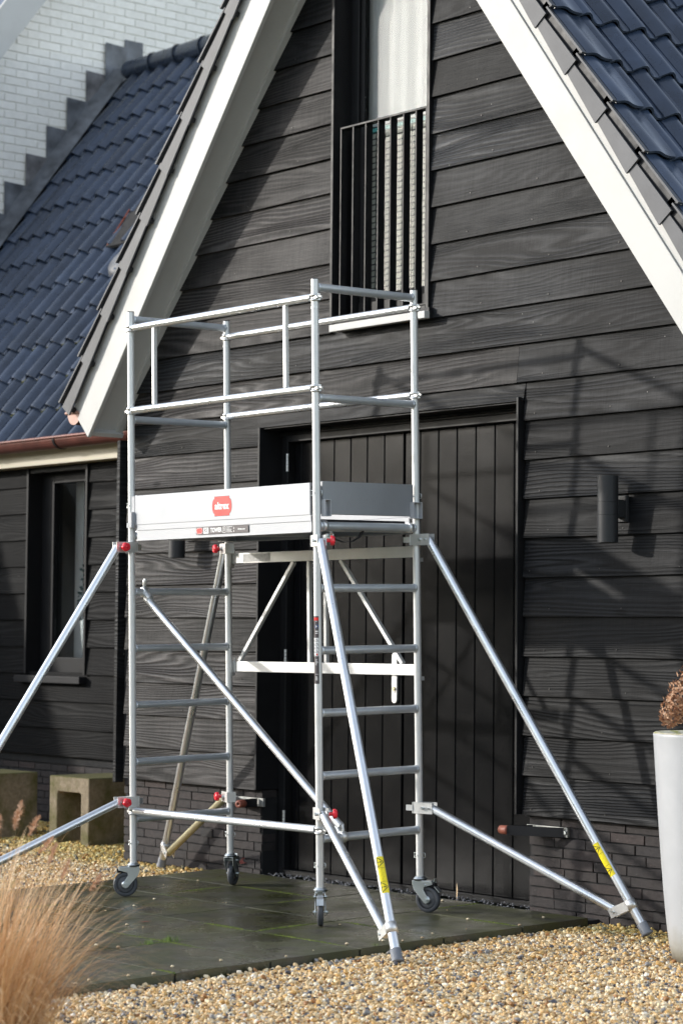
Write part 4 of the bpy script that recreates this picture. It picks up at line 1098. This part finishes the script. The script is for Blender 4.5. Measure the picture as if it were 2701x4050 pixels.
# rear side frame: two folding halves
yb = TW + .030
sf = part('side_frame', MB().box((-TL_+.035, yb-.013, 1.645), (-.722, yb+.013, 1.697)).box((-.718, yb-.013, 1.645), (-.045, yb+.013, 1.697)).box((-TL_+.035, yb-.013, 1.092), (-.722, yb+.013, 1.144)).box((-.718, yb-.013, 1.092), (-.045, yb+.013, 1.144)), 'aluminium_post', tow, bevel=.002)
for a, b in (((-.932, 1.644), (-1.375, 1.145)), ((-.575, 1.644), (-.134, 1.145)), ((-.815, 1.644), (-.815, 1.145)), ((-.690, 1.644), (-.690, 1.145))):
    part('strut', MB().bar((a[0], yb, a[1]), (b[0], yb, b[1]), .020, .020, (0, 1, 0)), 'aluminium_post', sf, bevel=.002)
for x in (-TL_, 0):
    for z in (1.671, 1.118):
        s_ = 1 if x < -.5 else -1
        part('frame_hinge', MB().box((min(x, x+s_*.034), yb-.016, z-.028), (max(x, x+s_*.034), yb-.0135, z+.028)).box((x-.012, TW+.012, z-.048), (x+.012, yb, z-.030)).tube((x+s_*.012, yb, z+.02), (x+s_*.012, yb, z+.045), .004, 6), 'aluminium_plate', sf)
part('frame_joint', MB().box((-.7345, yb-.0145, 1.640), (-.7055, yb-.0135, 1.60)).box((-.726, yb-.0142, 1.03), (-.714, yb-.0136, 1.146)), 'sticker_red', sf)
# info plate on side frame
ip = MB().box((-1.325, yb-.0142, 1.651), (-1.105, yb-.0136, 1.691)); part('info_sticker', ip, 'sticker_silver', sf)

# flat text/print on the tower front (local X right, Z up, facing -Y)
def printed(name, polys_faces, mat, parent, y, M=None):
    mb = MB()
    for vs_, fs_ in polys_faces: mb.add([(x, y, z) for x, z in vs_], fs_)
    me = mb.mesh(name, mat); o = link(name, me, parent, M)
    return o
def rect(x0, z0, x1, z1): return ([(x0, z0), (x1, z0), (x1, z1), (x0, z1)], [(0,1,2,3)])
def badge(cx, cz, w_, h_):
    # red plate with straight middle and round ends
    pts = []; bw = w_*.38; 
    pts += [(cx-bw, cz-h_*.5), (cx+bw, cz-h_*.5), (cx+bw, cz-h_*.38)]
    for i in range(9):
        a = -math.pi/2*.8 + math.pi*.8*i/8; pts.append((cx + bw + (w_*.5-bw)*math.cos(a), cz + h_*.36*math.sin(a)/math.sin(math.pi*.4)))
    pts += [(cx+bw, cz+h_*.38), (cx+bw, cz+h_*.5), (cx-bw, cz+h_*.5), (cx-bw, cz+h_*.38)]
    for i in range(9):
        a = math.pi/2*.8 - math.pi*.8*i/8; pts.append((cx - bw - (w_*.5-bw)*math.cos(a), cz + h_*.36*math.sin(a)/math.sin(math.pi*.4)))
    pts.append((cx-bw, cz-h_*.38))
    return (pts, [tuple(range(len(pts)))])
def txt(s_, cx, cz, size, bold=0.0, sx=1.0, align='CENTER'):
    v_, f_ = text_data(s_, size, align, bold, sx); return ([(x+cx, y+cz) for x, y in v_], f_)
Yt = -.0121
lg = printed('logo_sticker', [badge(-.679, 1.896, .152, .094)], 'sticker_black', tb, Yt-.0003)
printed('logo_plate', [badge(-.679, 1.896, .147, .0895)], 'sticker_red', tb, Yt-.0007)
# slab lettering: text with added serifs
v_ = txt('altrex', -.680, 1.896, .046, .0016, .98)
ser = [v_]
for sx_ in (-.728, -.712, -.700, -.683, -.652, -.640): ser.append(rect(sx_-.006, 1.8815, sx_+.006, 1.885))
printed('logo_lettering', ser, 'sticker_white', tb, Yt-.0011)
Yb = -.0101
st = printed('brand_sticker', [rect(-.883, 1.7665, -.483, 1.8015)], 'sticker_dark', plat, Yb-.0004)
printed('badge_print', [badge(-.857, 1.784, .048, .029)], 'sticker_white', plat, Yb-.0007)
printed('badge_print', [badge(-.857, 1.784, .045, .0265)], 'sticker_red', plat, Yb-.0009)
W_ = [txt('altrex', -.857, 1.784, .0135, .0004), rect(-.826, 1.770, -.786, 1.798), txt('TOWER', -.728, 1.784, .0285, .0010, .86)]
# outlined box with 3
for a in ((-.676, 1.770, -.674, 1.798), (-.656, 1.770, -.654, 1.798), (-.674, 1.770, -.656, 1.772), (-.674, 1.796, -.656, 1.798)): W_.append(rect(*a))
W_.append(txt('3', -.665, 1.784, .020, .0004)); W_.append(rect(-.648, 1.770, -.647, 1.799))
for i in range(5): W_.append(rect(-.645, 1.7715+i*.006, -.645+(.042, .034, .036, .022, .044)[i], 1.7735+i*.006))
W_.append(([(-.594, 1.786), (-.588, 1.786), (-.591, 1.797)], [(0,1,2)])); W_.append(([(-.594, 1.772), (-.588, 1.772), (-.591, 1.783)], [(0,1,2)]))
W_.append(txt('altrex.com', -.533, 1.784, .0125, .0003))
printed('brand_print', W_, 'sticker_white', plat, Yb-.0009)
printed('brand_print', [txt('RS', -.806, 1.784, .027, .0004, .95)], 'sticker_dark', plat, Yb-.0013)

# sticker wrapped round a tube
def wrap(name, shapes, mat, parent, p0, p1, r, ref, subdiv=.25):
    """shapes in (angle offset * r, distance along p0->p1); ref: direction of angle 0"""
    p0, p1 = Vector(p0), Vector(p1); d = (p1-p0).normalized(); a = Vector(ref); a = (a - d*a.dot(d)).normalized(); b = d.cross(a)
    mb = MB()
    for vs_, fs_ in shapes: mb.add([p0 + d*v + (a*math.cos(u/r) + b*math.sin(u/r))*r for u, v in vs_], fs_, True)
    me = mb.mesh(name, mat); return link(name, me, parent)
def wrect(u0, v0, u1, v1, n=8):
    vs_ = []
    for i in range(n+1):
        u = u0+(u1-u0)*i/n; vs_ += [(u, v0), (u, v1)]
    return (vs_, [(2*i, 2*i+2, 2*i+3, 2*i+1) for i in range(n)])
# info strip on the front right post: faces camera, left half.  angle grows anticlockwise seen from +Z
camdir = TMi.to_3x3() @ (CAMP - TO)
pr_ = .0174
def post_shape(sh): return sh
U0, U1 = -.0245, .0045       # to camera-left of the view direction (clockwise is left from camera? set below)
ref = camdir
S_ = -1
wrap('info_strip', [wrect(S_*.024, .0, S_*-.0045, .302)], 'sticker_dark', tow, (0, 0, 1.072), (0, 0, 2), pr_+.0003, ref)
wh = []
def ws(u0, v0, u1, v1): wh.append(wrect(S_*u0, v0, S_*u1, v1, 3))
for i in range(5):
    v0 = .190 - i*.0167
    ws(.0125, v0, -.0035, v0+.0152)
    ws(.0215, v0, .0140, v0+.0152)
for i, w_ in enumerate((.010, .004, .009, .012, .014, .008, .005, .007)): ws(.0125, .108-i*.0035, .0125-w_, .1095-i*.0035)
ws(.0125, .042, -.002, .0435)
for i, w_ in enumerate((.007, .009, .010, .010, .009)): ws(.0125, .031-i*.0038, .0125-w_, .033-i*.0038)
ws(.0125, .232, -.001, .237); ws(.0125, .224, .0, .2275); ws(.009, .278, .004, .281)
wrap('info_print', wh, 'sticker_white', tow, (0, 0, 1.072), (0, 0, 2), pr_+.0006, ref)
wrap('info_badge', [wrect(S_*.021, .283, S_*-.0025, .296, 6)], 'sticker_red', tow, (0, 0, 1.072), (0, 0, 2), pr_+.0006, ref)
cpts = [(S_*.007 + .0095*math.cos(a), .256 + .0095*math.sin(a)) for a in [2*math.pi*i/16 for i in range(16)]]
wrap('info_symbol', [(cpts, [tuple(range(16))])], 'sticker_blue', tow, (0, 0, 1.072), (0, 0, 2), pr_+.0007, ref)
wrap('info_symbol', [([(S_*.010, .250), (S_*.010, .262), (S_*.0025, .256)], [(0,1,2)])], 'sticker_white', tow, (0, 0, 1.072), (0, 0, 2), pr_+.0009, ref)
bk = []
for i in range(5):
    v0 = .190 - i*.0167
    bk.append(wrect(S_*.008, v0+.003, S_*.0055, v0+.011, 2)); bk.append(wrect(S_*.003, v0+.002, S_*.0, v0+.007, 2)); bk.append(wrect(S_*.0195, v0+.002, S_*.0165, v0+.006, 2))
wrap('info_print', bk, 'sticker_dark', tow, (0, 0, 1.072), (0, 0, 2), pr_+.0008, ref)
wrap('info_print', [wrect(S_*.007, .190-4*.0167+.003, S_*.001, .190-4*.0167+.012, 2)], 'sticker_red', tow, (0, 0, 1.072), (0, 0, 2), pr_+.0009, ref)

# stabilisers
def stab(key, foot_w, z_up=1.712, z_lo=.472, knob_cam=True, sticker=False, dirty=False, stub=.10):
    px, py = POST[key]; foot = TMi @ Vector(foot_w) + Vector((0, 0, .012))
    hd = Vector((foot.x-px, foot.y-py, 0)).normalized(); side = hd.cross(Vector((0, 0, 1)))
    # side that faces the camera
    if side.dot(camdir) < 0: side = -side
    off = side*.020
    S = part('stabiliser', MB().tube(Vector((px, py, z_up)) + hd*(stub-.005), foot, .0205, 20), 'aluminium_tube', tow)
    up0 = Vector((px, py, z_up)) + hd*(stub-.005); d = (foot - up0).normalized(); Lt = (foot-up0).length
    J = up0 + d*(Lt - .135) ; JP = J - hd*.075 + Vector((0, 0, -.035))
    lo0 = Vector((px, py, z_lo)) + hd*(stub-.005)
    part('lower_tube', MB().tube(lo0, JP + hd*.012, .0195, 20), 'weathered_zinc' if dirty else 'aluminium_tube', S)
    # collar at the joint
    mb = MB(); mb.lathe([(.0212, -.022), (.0245, -.022), (.0245, .022), (.0212, .022)], J, d, 24)
    q = (JP - J); a = J + q*.10 + side*.0225; b = JP - q.normalized()*-.022 + side*.0225
    mb.bar(a, b, .042, .003, side); mb.bar(a - side*.045, b - side*.045, .042, .003, side); part('foot_collar', mb, 'aluminium_plate', S)
    part('bolt', MB().tube(JP + side*.023, JP + side*.030, .006, 6), 'galvanised_steel', S)
    part('rubber_foot', MB().lathe([(.0, .0), (.027, .0), (.0285, .006), (.0235, .012), (.0235, .055), (.0205, .057)], foot + d*.012, -d, 20), 'foot_rubber', S)
    part('pin_hole', MB().tube(foot - d*.12 + side*.0198, foot - d*.12 + side*.0210, .0055, 10), 'sticker_black', S)
    for z in (z_up, z_lo):
        c = Vector((px, py, z)); mb = MB()
        for sg in (1, -1):
            mb.bar(c + side*sg*.0205 - hd*.020, c + side*sg*.0205 + hd*(stub+.012), .052, .003, side)
        mb.bar(c - hd*.022 - side*.024, c - hd*.022 + side*.024, .052, .003, hd)
        if key in ('FL',): mb.bar(c - hd*.025 , c - hd*.060 - side*.01, .030, .003, side)
        if key in ('RR',): mb.bar(c - hd*.020 + side*.024, c - hd*.055 + side*.027, .026, .003, side)
        part('clamp', mb, 'aluminium_plate', S)
        b_ = MB(); b_.tube(c + hd*(stub-.01) + side*.0, c + hd*(stub-.01) + side*.030, .0055, 6); b_.tube(c + hd*.035 + side*.019, c + hd*.035 + side*.034, .0075, 6); part('bolt', b_, 'galvanised_steel', S)
        if knob_cam == 'side': kd = hd*.3 - side*1.0; kc = c + hd*.055 - side*.024
        elif knob_cam: kd = side.copy(); kc = c + hd*.060 + side*.022
        else: kd = None
        if kd is not None:
            kd.normalize(); kn = MB(); aa = kd.orthogonal().normalized(); bb = kd.cross(aa); rows = []; n = 30
            kn.tube(kc, kc + kd*.022, .009, 12)
            for (rr, hh) in ((.0, .040), (.006, .040), (.0065, .036), (.012, .040), (.019, .038), (.0225, .030), (.0215, .020), (.012, .018)):
                rows += [kc + kd*hh + (aa*math.cos(2*math.pi*i/n) + bb*math.sin(2*math.pi*i/n))*(rr*(1 + (.055*math.cos(5*2*math.pi*i/n) if rr > .015 else 0))) for i in range(n)]
            kn.add(rows, [(j*n+i, j*n+(i+1)%n, (j+1)*n+(i+1)%n, (j+1)*n+i) for j in range(7) for i in range(n)], True)
            part('knob', kn, 'red_knob', S)
    if sticker:
        s0 = up0 + d*(Lt - .44)
        # angle frame: reference toward camera, offset to the side
        rf0 = TMi.to_3x3() @ (CAMP - (TM @ s0)); r_ = .0209; n_ = 6
        sd_ = 1 if sticker == 'A' else 1
        u0, u1 = (-.022*1, .016) if sticker == 'A' else (-.030, .004)
        sg = -1
        def W(u): return sg*u
        o_ = -.004 if sticker == 'A' else .014
        wrap('warning_sticker', [wrect(-.020+o_, 0, .019+o_, .160, 12)], 'sticker_yellow', S, s0, s0+d, r_, rf0)
        lines = []
        def seg(u0, v0, u1, v1, w_=.0016):
            du, dv = u1-u0, v1-v0; l = math.hypot(du, dv); nx_, ny_ = -dv/l*w_/2, du/l*w_/2; n = 6; vs_ = []
            for i in range(n+1):
                t = i/n; vs_ += [(u0+du*t+nx_, v0+dv*t+ny_), (u0+du*t-nx_, v0+dv*t-ny_)]
            lines.append((vs_, [(2*i, 2*i+1, 2*i+3, 2*i+2) for i in range(n)]))
        for v0 in (.025, .134):
            # triangle pointing across the tube
            a = (-.015+o_, v0-.002); b = (.015+o_, v0-.022); c_ = (.015+o_, v0+.018)
            tip = (-.015+o_, v0); 
            seg(tip[0], tip[1], .014+o_, v0-.022, .003); seg(tip[0], tip[1], .014+o_, v0+.022, .003); seg(.014+o_, v0-.022, .014+o_, v0+.022, .003)
            seg(-.007+o_, v0, .005+o_, v0, .004); seg(.0085+o_, v0, .0115+o_, v0, .004)
        seg(-.016+o_, .050, .016+o_, .050, .0012); seg(-.016+o_, .110, .016+o_, .110, .0012)
        for i in range(9): seg(-.006+o_ + (i % 3)*.006, .055+i*.006, -.003+o_ + (i % 3)*.006, .055+i*.006, .001)
        wrap('warning_print', lines, 'sticker_black', S, s0, s0+d, r_+.0004, rf0)
    return S
stab('FR', (.915, -1.420, -.034), 1.712, .494, 'side', 'A', stub=.055)
stab('RR', (1.150, -.196, .008), 1.725, .482, False, 'B', stub=.075)
stab('RL', (-2.596, -.085, -.010), 1.722, .452, True, False, True, stub=.06)
stab('FL', (-1.55, -2.33, -.045), 1.722, .466, True, stub=.085)

# castors
def castor(key, trail_w, pedal_side=1):
    px, py = POST[key]; tr = TMi.to_3x3() @ Vector(trail_w); tr.z = 0; tr.normalize(); ax = tr.cross(Vector((0, 0, 1)))
    M = Matrix.Identity(4)
    for i in range(3): M[i][0], M[i][1], M[i][2] = tr[i], ax[i], (0, 0, 1)[i]
    M.translation = Vector((px, py, 0))
    C = part('castor', MB().lathe([(.0, .165), (.024, .165), (.024, .160), (.030, .158), (.032, .152), (.030, .146), (.0, .146)], seg=24), 'galvanised_steel', tow, M=M)
    fk = MB()
    for sg in (1, -1):
        y0 = sg*.0225
        poly = [(-.032, .148), (.012, .150), (.050, .144), (.072, .136), (.070, .130), (.030, .122), (.026, .112), (.034, .075), (.052, .056), (.050, .042), (.038, .038), (.028, .044), (-.020, .100), (-.031, .130)]
        poly = [(-.030, .148), (.070, .146), (.074, .132), (.030, .118), (.027, .106), (.052, .064), (.052, .050), (.040, .042), (.028, .048), (-.022, .105), (-.030, .130)]
        fk.prism(poly, lambda u, v: Vector((u, y0-.0015, v)), lambda u, v: Vector((u, y0+.0015, v)))
    fk.box((-.030, -.0225, .1452), (.060, .0225, .1482))
    part('fork', fk, 'galvanised_steel', C, bevel=.001)
    part('bearing_ring', MB().lathe([(.0, .1495), (.0315, .1495), (.0325, .153), (.0315, .1555), (.0, .1555)], seg=24), 'sticker_black', C)
    wc = Vector((.040, 0, .0605))
    part('tyre', MB().lathe([(.043, -.012), (.054, -.0135), (.0595, -.009), (.0605, .0), (.0595, .009), (.054, .0135), (.043, .012)], wc, (0, 1, 0), 36), 'wheel_rubber', C)
    part('wheel_hub', MB().lathe([(.0, -.010), (.016, -.013), (.018, -.009), (.030, -.006), (.0435, -.007), (.0435, .007), (.030, .006), (.018, .009), (.016, .013), (.0, .010)], wc, (0, 1, 0), 30), 'wheel_hub_grey', C)
    ax_ = MB(); ax_.tube(wc + Vector((0, -.0225-.012, 0)), wc + Vector((0, .0225+.010, 0)), .0045, 8); ax_.tube(wc + Vector((0, -.032, 0)), wc + Vector((0, -.024, 0)), .0085, 6); ax_.tube(wc + Vector((0, .024, 0)), wc + Vector((0, .030, 0)), .0085, 6)
    ax_.lathe([(.0, -.0215), (.019, -.0215), (.019, -.0205), (.0, -.0205)], wc, (0, 1, 0), 20); ax_.lathe([(.0, .0205), (.019, .0205), (.019, .0215), (.0, .0215)], wc, (0, 1, 0), 20)
    ax_.tube(Vector((.034, -.030, .128)), Vector((.034, .030, .128)), .006, 6)
    part('axle', ax_, 'galvanised_steel', C)
    bp = MB(); bp.box((.050, -.014, .118), (.082, .014, .136)); part('brake_block', bp, 'grey_plastic' if key == 'FR' else 'bracket_black', C, bevel=.002)
    bp = MB(); bp.bar((.080, 0, .122), (.104, 0, .096), .032, .004, (0, 0, 1)); bp.bar((.072, 0, .137), (.078, 0, .158), .022, .003, (1, 0, 0)); part('brake_pedal', bp, 'galvanised_steel', C)
    return C
Rw = Vector((.6423, .7664, 0)); Fw = Vector((-.7656, .6410, 0))
castor('FL', -Rw*1.0 + -Fw*.1)
castor('FR', -Fw*1.0)
castor('RR', Rw*.86 - Fw*.45)
castor('RL', Fw*.95 + Rw*.28)

# ================================================================== ORNAMENTAL GRASS, foreground
gx, gy_ = 1.50, -3.76
gr = root('ornamental_grass', 'clump of dry straw coloured fountain grass in the left foreground', 'ornamental grass', loc=(gx, gy_, gz(gx, gy_)-.05))
rg_ = random.Random(21)
def blade(mb, base, az, lean, L_, w_, curl, n=7):
    p = Vector(base); th = lean; pts = [p.copy()]
    hd = Vector((math.cos(az), math.sin(az), 0))
    for i in range(n):
        d = hd*math.sin(th) + Vector((0, 0, math.cos(th))); p = p + d*(L_/n); pts.append(p.copy()); th += curl/n*(.4+1.3*i/n)
    sd = Vector((-math.sin(az+rg_.uniform(-.9, .9)), math.cos(az+rg_.uniform(-.9, .9)), 0)); vs_ = []
    for i, q in enumerate(pts):
        ww2 = w_*(1-(i/n)**2*.85)/2; vs_ += [q - sd*ww2, q + sd*ww2]
    mb.add(vs_, [(2*i, 2*i+1, 2*i+3, 2*i+2) for i in range(n)], True)
    return pts
mb = MB()
for i in range(1700):
    a = rg_.uniform(0, 6.28); r_ = rg_.random()**.6*.21
    az = a + rg_.gauss(0, .5); inner = 1 - r_/.21
    lean = rg_.uniform(.0, .30) + (.22*(1-inner))*rg_.random(); L_ = rg_.uniform(.42, .86)*(.8+.2*inner)
    blade(mb, (r_*math.cos(a), r_*math.sin(a), 0), az, lean, L_, rg_.uniform(.0022, .0042), rg_.uniform(.1, 1.3)*(1.1-inner*.4))
for i in range(900):   # lower, strongly arching leaves
    a = rg_.uniform(0, 6.28); r_ = rg_.random()**.5*.22
    blade(mb, (r_*math.cos(a), r_*math.sin(a), 0), a + rg_.gauss(0, .4), rg_.uniform(.2, .6), rg_.uniform(.35, .75), rg_.uniform(.002, .004), rg_.uniform(1.0, 2.4))
tag(part('grass_blades', mb, 'dry_grass', gr, fix=False), kind='stuff')
for i in range(14):
    a = rg_.uniform(0, 6.28); st = MB()
    az = a if i % 3 else math.atan2(Rw.y, Rw.x) + rg_.gauss(0, .35)
    pts = blade(st, (.12*math.cos(a), .12*math.sin(a), 0), az, rg_.uniform(.05, .42), rg_.uniform(.60, .82), .0026, rg_.uniform(.1, .55), 10)
    stem = part('flower_stem', st, 'dry_grass', gr, fix=False)
    hd_ = MB(); a_, b_ = pts[-1], pts[-1] + (pts[-1]-pts[-2]).normalized()*.075
    for k_ in range(110):
        t = rg_.random(); c = a_.lerp(b_, t); rr = .015*math.sin(math.pi*min(1, t*.85+.12)); d = Vector((rg_.gauss(0, 1), rg_.gauss(0, 1), rg_.gauss(0, 1))).normalized(); d = (d + (b_-a_).normalized()*.9).normalized()
        e_ = c + d*rr*1.5; s_ = d.orthogonal().normalized()*.0022
        hd_.add([c - s_, c + s_, e_], [(0, 1, 2)])
    o = part('seed_head', hd_, 'seed_fluff', gr, fix=False)

# ================================================================== SMALL THINGS
rnd = random.Random(77)
def grass_tuft(x, y, n, h, label, spread=.02, z=-.01):
    mb = MB(); tuft(mb, 0, 0, 0, n, h, .0028, spread)
    o = part('grass_tuft', mb, 'grass_green', fix=False); o.location = (x, y, gz(x, y)+z); tag(o, label, 'grass tuft', 'green grass tufts'); return o
grass_tuft(-.045, -1.86, 60, .030, 'longest bright green grass tuft along the paver joint behind the dry grass', .05, -.004)
grass_tuft(-.045, -1.97, 40, .024, 'smaller bright green tuft in the same paver joint nearer the dry grass', .04, -.004)
grass_tuft(.645, -1.30, 30, .030, 'green tuft at the paver edge beside the front stabiliser foot', .02, -.02)
grass_tuft(-2.30, -1.25, 22, .050, 'small green tuft in the gravel just left of the front left castor', .02, -.02)
grass_tuft(-2.32, -.52, 20, .045, 'small green tuft in the gravel behind the front left castor', .02, -.02)
mb = MB()
for i in range(420):
    x = rnd.uniform(DX0+.05, DX1+.1); y = rnd.uniform(-.045, .10); r = rnd.uniform(.003, .009); z = gz(x, y) - .012 + r*.5
    q = rnd.uniform(0, 6.28); c_, s_ = math.cos(q)*r, math.sin(q)*r
    mb.add([(x+c_, y+s_, z), (x-s_, y+c_, z), (x-c_, y-s_, z), (x+s_*.8, y-c_*.8, z), (x, y, z+r*.9)], [(0,1,4),(1,2,4),(2,3,4),(3,0,4)])
o = part('door_grit', mb, 'dark_grit', fix=False); tag(o, 'dark grit gathered along the foot of the door', 'grit', kind='stuff')
mb = MB()
for i in range(46):
    x = rnd.uniform(-2.0, XR-.02) if i % 2 else XR - .03 - abs(rnd.gauss(0, .12)); y = rnd.uniform(-3.4, -.1); r = rnd.uniform(.003, .009); z = gz(x, y)
    mb.lathe([(.0, 0), (r*.8, r*.15), (r, r*.5), (r*.7, r*.95), (.0, r*1.1)], (x, y, z), (0, 0, 1), 7)
o = part('stray_pebbles', mb, 'pebble_loose'); tag(o, 'stray pebbles and crumbs kicked onto the wet pavers', 'gravel', kind='stuff')
lf = MB(); lf.add([(0,0,0), (.03,.018,.010), (.065,.0,.018), (.035,-.016,.008), (.03,0,.0)], [(0,1,4),(1,2,4),(2,3,4),(3,0,4)], True)
o = part('fallen_leaf', lf, 'dead_leaf_red', fix=False); o.location = (-1.99, -.02, gz(-2, 0)+.03); o.rotation_euler = (.5, -.2, 1.2); o.scale = (1.5, 1.5, 1.5); tag(o, 'curled red brown leaf against the brick plinth behind the scaffold', 'leaf')
lf2 = o.copy(); COL.objects.link(lf2); lf2.location = (-.62, -1.62, gz(-.6, -1.6)+.002); lf2.scale = (.9, .6, .3); lf2.rotation_euler = (0, 0, .9); tag(lf2, 'flat dull red leaf lying on the wet pavers left of the front castor', 'leaf')
mb = MB(); mb.add([(0,0,0), (.004,0,0), (.0035,.001,.07), (.0,.001,.085), (.007,.002,.05)], [(0,1,2,3),(1,4,2)]); o = part('dry_stalk', mb, 'dry_grass', fix=False); o.location = (-.33, .06, .005); tag(o, 'thin dry stalk standing at the door threshold', 'stalk')
vp = root('vase', 'white vase with dark leaves standing inside the wing window', 'vase', loc=(-5.41, WY+.27, GZ0+.115))
part('vase_body', MB().lathe([(.0, .0), (.030, .0), (.055, .26), (.050, .265), (.0, .255)], seg=20), 'vase_white', vp)
mb = MB(); rnd2 = random.Random(2)
for i in range(160):
    z = .27 + rnd2.random()*.42; r = .07*(1.1-(z-.27)/.5)*rnd2.random() + .01; a = rnd2.uniform(0, 6.28); c = Vector((r*math.cos(a), r*math.sin(a), z)); u = Vector((rnd2.gauss(0,1), rnd2.gauss(0,1), rnd2.gauss(0,1))).normalized()*.030; v2 = u.orthogonal().normalized()*.013
    mb.add([c, c+u*.5+v2, c+u, c+u*.5-v2], [(0,1,2,3)])
tag(part('vase_leaves', mb, 'indoor_leaf', vp, fix=False), kind='stuff')

# ================================================================== GARDEN BEHIND THE CAMERA (seen in reflections only)
rh = random.Random(4)
def hedge(x0, y0, x1, y1, h, d_, label):
    r = root('hedge', label, 'hedge', 'hedges round the garden')
    mb = MB(); mb.bar((x0, y0, h/2-.2), (x1, y1, h/2-.2), d_*.8, h-.3); part('hedge_core', mb, 'hedge_leaf', r)
    mb = MB(); Ld = math.hypot(x1-x0, y1-y0); dx, dy = (x1-x0)/Ld, (y1-y0)/Ld
    for i in range(9000):
        t = rh.random()*Ld; s_ = rh.choice((-1, 1))*d_*rh.uniform(.38, .55); z = rh.uniform(0, h)
        if rh.random() < .3: z = h - rh.random()*.25; s_ = rh.uniform(-.5, .5)*d_
        c = Vector((x0+dx*t - dy*s_, y0+dy*t + dx*s_, z)); u = Vector((rh.gauss(0,1), rh.gauss(0,1), rh.gauss(0,1))).normalized()*.14; v2 = u.orthogonal().normalized()*.09
        mb.add([c-u, c+v2, c+u, c-v2], [(0,1,2,3)])
    tag(part('hedge_leaves', mb, 'hedge_leaf', r, fix=False), kind='stuff')
hedge(-38, -22, 4, -34, 6.5, 1.6, 'long clipped green hedge across the garden behind the photographer')
hedge(20, -26, 26, 8, 3.6, 1.2, 'clipped green hedge on the right side of the garden')
